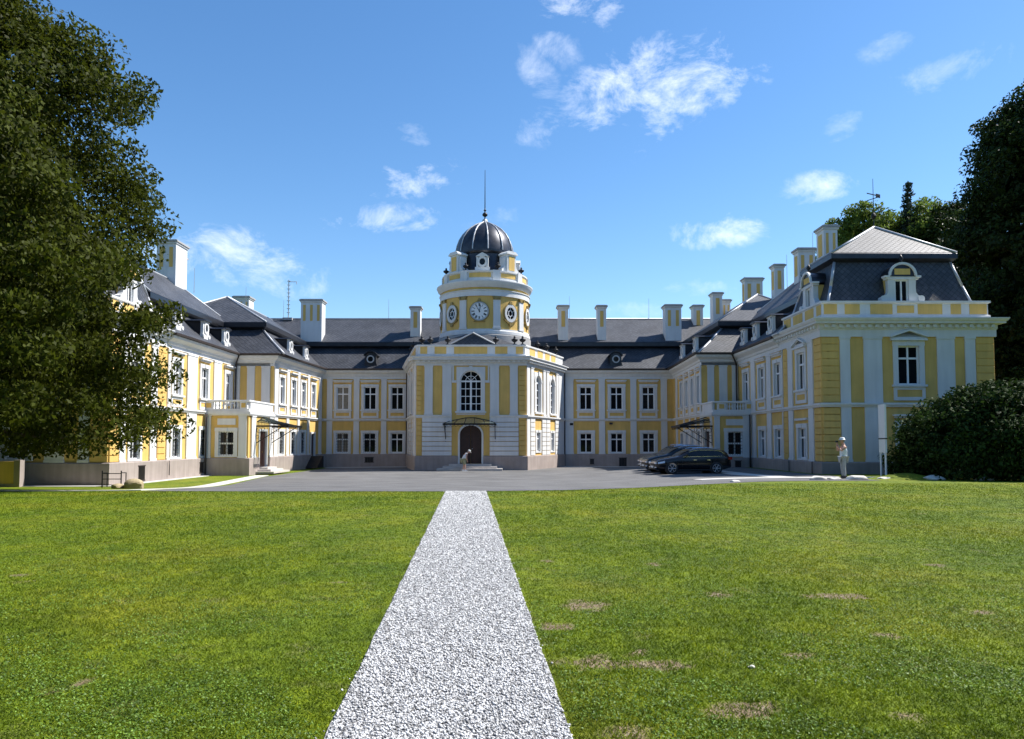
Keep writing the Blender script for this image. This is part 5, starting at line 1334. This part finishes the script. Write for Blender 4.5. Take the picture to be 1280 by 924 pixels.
def car(loc, rz, label, hs=1.0, paint=CARP):
    t = thing('parked_car', label, 'car', loc, rz, group='dark cars parked before the right wing')
    def top(x): return float(np.interp(x, [s[0] for s in ST], [s[1] for s in ST])) * hs
    def wdt(x): return float(np.interp(x, [s[0] for s in ST], [s[2] for s in ST]))
    def belt(x): return float(np.interp(x, [s[0] for s in ST], [s[3] for s in ST])) * hs
    rings = []
    for x, tz, wd_, bz in ST:
        tz *= hs; bz *= hs; zb = .20 if -2.2 < x < 2.2 else .30
        gh = max(0., (tz - bz))
        if gh > .12: up_ = [(wd_ * .955, bz), (wd_ * .90, bz + gh * .25), (wd_ * .79, tz - gh * .16), (wd_ * .66, tz - .02), (wd_ * .35, tz + .005)]
        else: up_ = [(wd_ * .955, min(bz, tz - .05)), (wd_ * .88, tz - .035), (wd_ * .76, tz - .012), (wd_ * .55, tz), (wd_ * .3, tz + .008)]
        half = [(0, zb), (wd_ * .80, zb), (wd_ * .94, zb + .06), (wd_ * .99, .42), (wd_, .60), (wd_ * .985, .75)] + up_ + [(0, tz + .012)]
        rings.append([(x, -yy, zz) for yy, zz in half] + [(x, yy, zz) for yy, zz in reversed(half[1:-1])])
    mb = MB(); n = len(rings[0])
    for rg_ in rings: mb.v += rg_
    for i in range(len(rings) - 1):
        for j in range(n): a = i * n + j; b = i * n + (j + 1) % n; mb.f.append((a, a + n, b + n, b))
    mb.f.append(tuple(range(n))); mb.f.append(tuple((len(rings) - 1) * n + k for k in range(n - 1, -1, -1)))
    me = mb.mesh('body', paint, True); fix_normals(me)
    bo = link('body', me, t)
    md = bo.modifiers.new('smooth', 'SUBSURF'); md.levels = md.render_levels = 1
    # glass: sides, windscreen, rear
    def sidey(x, z):
        tz, bz, wd_ = top(x), belt(x), wdt(x); gh = max(tz - bz, .05); f_ = (z - bz) / gh
        return wd_ * float(np.interp(f_, [0, .25, .84, 1], [.955, .90, .79, .68])) + .004
    for sgn in (-1, 1):
        for xa, xb in ((-.70, .12), (.20, 1.02), (1.10, 1.88)):
            g = MB(); k = 8; lo = []; hi = []
            for i in range(k + 1):
                x = xa + (xb - xa) * i / k; zl = belt(x) + .035; zh = max(zl + .01, top(x) - .125)
                if xb > 1.5: zl += .10 * (i / k) ** 2; zh -= .05 * (i / k) ** 2; zh = max(zh, zl + .01)
                lo.append((x, sgn * sidey(x, zl), zl)); hi.append((x, sgn * sidey(x, zh), zh))
            for i in range(k): g.add([lo[i], lo[i + 1], hi[i + 1], hi[i]], [(0, 1, 2, 3)] if sgn < 0 else [(3, 2, 1, 0)])
            me = g.mesh('side_window', CARG, True); link('side_window', me, t)
        c = MB(); xs_ = np.linspace(-.72, 1.95, 16)
        c.path([(x, sgn * (sidey(x, belt(x) + .02) + .004), belt(x) + .02) for x in xs_], .012, 4)
        c.path([(x, sgn * (sidey(x, top(x) - .11) + .004), top(x) - .11) for x in np.linspace(-.3, 1.75, 14)] + [(1.97, sgn * (sidey(1.97, belt(1.97) + .14)), belt(1.97) + .14)], .010, 4)
        link('chrome_trim', c.mesh('chrome_trim', CHR), t)
        link('roof_rail', MB().path([(x, sgn * wdt(x) * .69, top(x) + .035) for x in np.linspace(-.05, 1.75, 10)], .018, 5).mesh('roof_rail', CHR), t)
        m_ = MB(); m_.prism([(-.62, .98 * hs), (-.46, .98 * hs), (-.45, 1.10 * hs), (-.58, 1.09 * hs)], sgn * .93 if sgn > 0 else -1.10, 1.10 if sgn > 0 else -.93); link('wing_mirror', m_.mesh('wing_mirror', paint), t)
        h = MB()
        for i in range(6):
            x0_, x1_ = -2.30 + i * .07, -2.23 + i * .07
            h.add([(x0_, sgn * (wdt(x0_) + .008), .60 + i * .012), (x1_, sgn * (wdt(x1_) + .008), .61 + i * .012), (x1_, sgn * (wdt(x1_) * .97 + .008), .72 + i * .016), (x0_, sgn * (wdt(x0_) * .97 + .008), .69 + i * .014)], [(0, 1, 2, 3)])
        h.box(-2.43, -2.30, min(sgn * .42, sgn * .72), max(sgn * .42, sgn * .72), .60, .70)
        link('headlight', h.mesh('headlight', HEAD), t)
        link('tail_light', MB().box(2.18, 2.43, min(sgn * .62, sgn * .885), max(sgn * .62, sgn * .885), .80 * hs, .97 * hs).mesh('tail_light', TAIL), t)
        link('fog_light', MB().box(-2.43, -2.36, min(sgn * .5, sgn * .68), max(sgn * .5, sgn * .68), .36, .42).mesh('fog_light', HEAD), t)
        for x in (-.08, .80): link('door_handle', MB().box(x, x + .2, min(sgn * .90, sgn * .945), max(sgn * .90, sgn * .945), .83, .86).mesh('door_handle', CHR), t)
        s_ = MB()
        for x in (.15, 1.06, -.8): s_.box(x - .006, x + .006, min(sgn * .905, sgn * .927), max(sgn * .905, sgn * .927), .34, .86)
        link('door_seam', s_.mesh('door_seam', TRIM), t)
        link('sill_trim', MB().box(-1.0, 1.0, min(sgn * .84, sgn * .93), max(sgn * .84, sgn * .93), .20, .27).mesh('sill_trim', TRIM), t)
        for x in (-1.45, 1.38):
            y = sgn * .80
            wo_ = link('wheel', MB().lathe([(.0, -.11), (.25, -.11), (.32, -.09), (.335, 0), (.32, .09), (.25, .11), (0, .11)], 24).mesh('wheel', TYRE, True), t, (x, y, .335)); wo_.rotation_euler = (R(90), 0, 0)
            sp_ = MB(); zf = -sgn * .118
            link('wheel_dish', MB().lathe([(0, zf * .90), (.24, zf * .90), (.24, zf * .96), (0, zf * .96)], 20).mesh('wheel_dish', TRIM), wo_)
            sp_.lathe([(.238, min(zf, zf * .8)), (.255, min(zf, zf * .8)), (.255, max(zf, zf * .8)), (.238, max(zf, zf * .8))], 24, cap=False)
            sp_.lathe([(0, zf - .008), (.06, zf - .008), (.06, zf + .008), (0, zf + .008)], 12)
            for q in range(6):
                a = 2 * math.pi * q / 6; sp_.tube((.05 * math.cos(a), .05 * math.sin(a), zf), (.235 * math.cos(a), .235 * math.sin(a), zf), .018, .026, 5)
            link('rim', sp_.mesh('rim', RIM), wo_)
            ar = MB(); pts = [(x + .40 * math.cos(q), .335 + .40 * math.sin(q)) for q in np.linspace(0, 2 * math.pi, 25)[:-1]]
            ar.prism(pts, *( (sgn * .66, sgn * .9205) if sgn > 0 else (-.9205, -.66) )); link('wheel_arch', ar.mesh('wheel_arch', TRIM), t)
            wo_.location.y = sgn * .86
    for (nm_, xa, xb, off) in (('windscreen', -.93, -.18, .008), ('rear_window', 1.98, 2.32, .006)):
        k = 6; prev = None; ws = MB()
        for i in range(k + 1):
            x = xa + (xb - xa) * i / k; z = top(x) + .016 + off; hw_ = wdt(x) * (.70 if xa < 0 else .66) * (1 - .05 * (i if xa < 0 else (k - i)) / k)
            cur = [(x, -hw_, z - .012), (x, 0, z + .004), (x, hw_, z - .012)]
            if prev: ws.add(prev + cur, [(0, 1, 4, 3), (1, 2, 5, 4)])
            prev = cur
        me = ws.mesh(nm_, CARG, True); fix_normals(me); link(nm_, me, t)
    link('grille', MB().box(-2.425, -2.36, -.36, .36, .50, .64).mesh('grille', TRIM), t); link('grille_trim', MB().box(-2.43, -2.38, -.40, .40, .64, .67).mesh('grille_trim', CHR), t)
    link('number_plate', MB().box(-2.445, -2.41, -.26, .26, .36, .47).mesh('number_plate', PLATE), t)
    link('bumper_intake', MB().box(-2.42, -2.36, -.6, .6, .26, .35).mesh('bumper_intake', TRIM), t)
    return t
car((10.4, 44.6, g1(10.4, 44.6) + .01), R(6), 'black estate car with roof rails, nearest of the three parked cars', 1.07).scale = (.93, .93, .93)
car((10.35, 47.4, g1(10.35, 47.4) + .01), R(7), 'dark car in the middle of the three parked cars', 1.16, CARP2).scale = (.93, .93, .93)
car((10.65, 50.1, g1(10.65, 50.1) + .01), R(8), 'dark car farthest back of the three parked cars', 1.2, CARP2).scale = (.93, .93, .93)

# ------------------------------------------------------------------ people
SKIN = mat('skin', (.52, .30, .22), .6, .08, 8); SHIRT = mat('pale_blue_shirt', (.68, .74, .80), .85, .12, 6); TROU = mat('grey_trousers', (.36, .38, .38), .85, .15, 6); HAT = mat('white_hat', (.82, .82, .80), .8, .05, 6); SHOE = mat('dark_shoe', (.04, .035, .03), .6, .1, 6)
SHIRT2 = mat('white_shirt', (.80, .80, .80), .85, .06, 6); SHORT = mat('khaki_shorts', (.36, .36, .22), .85, .12, 6); HAIR = mat('grey_hair', (.35, .33, .30), .8, .2, 20); CAMM = mat('camera_black', (.03, .03, .035), .4, .1, 6)
def skin(name, verts, edges, radii, m, parent, root=0, sub=2):
    me = bpy.data.meshes.new(name); me.from_pydata(verts, edges, []); o = bpy.data.objects.new(name, me); C.objects.link(o)
    o.modifiers.new('s', 'SKIN'); sub_ = o.modifiers.new('d', 'SUBSURF'); sub_.levels = sub_.render_levels = sub
    for i, r in enumerate(radii):
        v = me.skin_vertices[0].data[i]; v.radius = r if isinstance(r, tuple) else (r, r); v.use_root = (i == root)
    dg = bpy.context.evaluated_depsgraph_get(); ev = o.evaluated_get(dg); nm = bpy.data.meshes.new_from_object(ev); nm.name = name
    bpy.data.objects.remove(o); nm.materials.clear(); nm.materials.append(m); nm.polygons.foreach_set('use_smooth', [True] * len(nm.polygons))
    return link(name, nm, parent)
def person(name_label, loc, rz, pose):
    t = thing('person', name_label, 'person', loc, rz)
    J = pose['J']; E = pose['E']; keys = list(J); idx = {k: i for i, k in enumerate(keys)}
    skin('body', [J[k][:3] for k in keys], [(idx[a], idx[b]) for a, b in E], [J[k][3] for k in keys], SKIN, t, root=idx['pelvis'])
    for nm, ks, ed, grow, m in pose['C']:
        ii = {k: i for i, k in enumerate(ks)}
        skin(nm, [J[k][:3] for k in ks], [(ii[a], ii[b]) for a, b in ed], [(J[k][3] if not isinstance(J[k][3], tuple) else J[k][3][0]) * grow for k in ks], m, t)
    # face, ears, hair
    hx, hy, hz = pose['head']; hd = link('head', bpy.data.meshes.new('head'), t)
    b = bmesh.new(); bmesh.ops.create_uvsphere(b, u_segments=16, v_segments=12, radius=1)
    for v in b.verts:
        x, y, z = v.co; v.co = Vector((x * .095 * (1.0 if z > 0 else 1 - .12 * -z), y * (.078 if z > 0 else .078 * (1 - .25 * -z)), z * .118))
    bmesh.ops.create_cone(b, segments=6, radius1=.018, radius2=.006, depth=.05, cap_ends=True, matrix=Matrix.Translation((.10, 0, -.01)) @ Matrix.Rotation(R(25), 4, 'Y'))
    for sg in (-1, 1): bmesh.ops.create_uvsphere(b, u_segments=8, v_segments=6, radius=.022, matrix=Matrix.Translation((-.005, sg * .08, -.01)) @ Matrix.Diagonal((1, .4, 1.4, 1)))
    b.to_mesh(hd.data); b.free(); hd.data.materials.append(SKIN); hd.location = (hx, hy, hz); hd.rotation_euler = (0, R(pose.get('nod', 0)), 0)
    hd.data.polygons.foreach_set('use_smooth', [True] * len(hd.data.polygons))
    e = MB()
    for sg in (-1, 1): e.box(.083, .094, sg * .03 - .012, sg * .03 + .012, .005, .018)
    link('eyes', e.mesh('eyes', CAMM), hd); link('mouth', MB().box(.078, .086, -.022, .022, -.062, -.055).mesh('mouth', DOOR), hd)
    hb = bmesh.new(); bmesh.ops.create_uvsphere(hb, u_segments=16, v_segments=10, radius=1)
    for v in hb.verts: x, y, z = v.co; v.co = Vector((x * .104 - .012, y * .087, max(z, -.35 if x < 0 else .25) * .124 + .006))
    hm = bpy.data.meshes.new('hair'); hb.to_mesh(hm); hb.free(); hm.materials.append(HAIR); link('hair', hm, hd)
    if pose.get('hat'):
        hat = MB().lathe([(.155, .045), (.15, .055), (.112, .065), (.112, .11), (.09, .15), (0, .16)], 16) if pose['hat'] == 'brim' else MB().lathe([(.106, .03), (.110, .06), (.10, .11), (.06, .145), (0, .155)], 16).prism([(.06, .035), (.2, .02), (.2, .03), (.06, .055)], -.07, .07)
        link('hat', hat.mesh('hat', HAT, True), hd)
    for nm, pts, m in pose.get('X', []): pass
    # hands: palm with five bent fingers each
    for hp, dr in pose['hands']:
        hp = Vector(hp); dr = Vector(dr).normalized(); a = dr.orthogonal().normalized(); bb = dr.cross(a)
        V = [hp, hp + dr * .05]; Ee = [(0, 1)]; Rr = [.022, .026]
        for q, ln in zip((-1.5, -.5, .5, 1.5), (.058, .07, .066, .052)):
            k = len(V); V += [hp + dr * .075 + a * q * .016, hp + dr * (.075 + ln * .6) + a * q * .018 + bb * .012, hp + dr * (.075 + ln * .85) + a * q * .018 + bb * .035]; Ee += [(1, k), (k, k + 1), (k + 1, k + 2)]; Rr += [.0095, .0085, .0075]
        k = len(V); V += [hp + dr * .03 - a * .035 + bb * .01, hp + dr * .06 - a * .05 + bb * .025]; Ee += [(0, k), (k, k + 1)]; Rr += [.011, .009]
        skin('hand', [tuple(v) for v in V], Ee, Rr, SKIN, t, 0, 1)
    sh = MB()
    for fx, fy, fz, fa in pose['feet']:
        pts = [(-.07, 0), (.19, 0), (.2, .03), (.1, .075), (.04, .11), (-.07, .11), (-.085, .05)]
        o_ = link('shoe', MB().prism(pts, -.045, .045).mesh('shoe', pose.get('shoe', SHOE)), t, (fx, fy, fz)); o_.rotation_euler = (0, 0, fa)
    return t
# standing man taking a photograph (local +x is where he looks)
J = {'pelvis': (0, 0, .92, (.15, .12)), 'waist': (.0, 0, 1.08, (.145, .12)), 'chest': (-.01, 0, 1.28, (.165, .13)), 'neckb': (-.02, 0, 1.45, .075), 'neck': (.0, 0, 1.53, .052), 'skull': (.03, 0, 1.60, .055),
     'hipl': (0, .10, .86, .095), 'kneel': (.02, .11, .48, .062), 'anklel': (-.02, .12, .09, .042), 'hipr': (0, -.10, .86, .095), 'kneer': (.03, -.11, .48, .062), 'ankler': (.0, -.12, .09, .042),
     'shl': (-.02, .19, 1.40, .065), 'ell': (.17, .24, 1.22, .046), 'wrl': (.26, .07, 1.47, .032), 'shr': (-.02, -.19, 1.40, .065), 'elr': (.17, -.24, 1.22, .046), 'wrr': (.26, -.07, 1.47, .032)}
E = [('pelvis', 'waist'), ('waist', 'chest'), ('chest', 'neckb'), ('neckb', 'neck'), ('neck', 'skull'), ('pelvis', 'hipl'), ('hipl', 'kneel'), ('kneel', 'anklel'), ('pelvis', 'hipr'), ('hipr', 'kneer'), ('kneer', 'ankler'), ('chest', 'shl'), ('shl', 'ell'), ('ell', 'wrl'), ('chest', 'shr'), ('shr', 'elr'), ('elr', 'wrr')]
CL = [('shirt', ['waist', 'pelvis', 'chest', 'neckb', 'shl', 'shr'], [('pelvis', 'waist'), ('waist', 'chest'), ('chest', 'neckb'), ('chest', 'shl'), ('chest', 'shr')], 1.13, SHIRT),
      ('trousers', ['pelvis', 'hipl', 'kneel', 'anklel', 'hipr', 'kneer', 'ankler'], [('pelvis', 'hipl'), ('hipl', 'kneel'), ('kneel', 'anklel'), ('pelvis', 'hipr'), ('hipr', 'kneer'), ('kneer', 'ankler')], 1.2, TROU)]
pm = (14.75, 33.9)
person('man in a white hat and pale shirt holding a camera to his face', (pm[0], pm[1], g1(*pm) + .03), R(175),
       dict(J=J, E=E, C=CL, head=(.04, 0, 1.66), hat='brim', hands=[((.26, .07, 1.47), (.06, -.35, 1.2)), ((.26, -.07, 1.47), (.06, .35, 1.2))], feet=[(-.02, .12, 0, .1), (0, -.12, 0, -.1)]))
co_ = link('camera_body', MB().box(-.04, .04, -.065, .065, -.04, .04).tube((.04, 0, 0), (.065, 0, 0), .03, n=10).mesh('camera_body', CAMM), None, (pm[0] - .27, pm[1] + .02, g1(*pm) + 1.66), R(175)); tag(co_, 'small black camera held up by the man in the white hat', 'camera')
# stooping person before the door
J2 = {'pelvis': (-.02, 0, .84, (.15, .12)), 'waist': (.05, 0, .99, (.14, .11)), 'chest': (.14, 0, 1.16, (.155, .12)), 'neckb': (.24, 0, 1.30, .07), 'neck': (.31, 0, 1.34, .05), 'skull': (.37, 0, 1.37, .055),
      'hipl': (-.02, .10, .79, .092), 'kneel': (.05, .11, .44, .058), 'anklel': (-.02, .12, .09, .04), 'hipr': (-.02, -.10, .79, .092), 'kneer': (.08, -.11, .44, .058), 'ankler': (.08, -.12, .09, .04),
      'shl': (.18, .18, 1.25, .06), 'ell': (.16, .23, .98, .042), 'wrl': (.24, .2, .76, .03), 'shr': (.18, -.18, 1.25, .06), 'elr': (.15, -.23, .98, .042), 'wrr': (.22, -.2, .76, .03)}
CL2 = [CL[0][:4] + (SHIRT2,), ('shorts', ['pelvis', 'hipl', 'kneel', 'hipr', 'kneer'], [('pelvis', 'hipl'), ('hipl', 'kneel'), ('pelvis', 'hipr'), ('hipr', 'kneer')], 1.28, SHORT)]
pw = (-3.55, 56.0)
person('stooping person in white shirt and khaki shorts walking before the door', (pw[0], pw[1], g1(*pw) + .02), R(20),
       dict(J=J2, E=E, C=CL2, head=(.40, 0, 1.42), nod=35, hat='cap', hands=[((.24, .2, .76), (.2, 0, -1)), ((.22, -.2, .76), (.2, 0, -1))], feet=[(-.02, .12, 0, 0), (.08, -.12, 0, 0)], shoe=HAT))
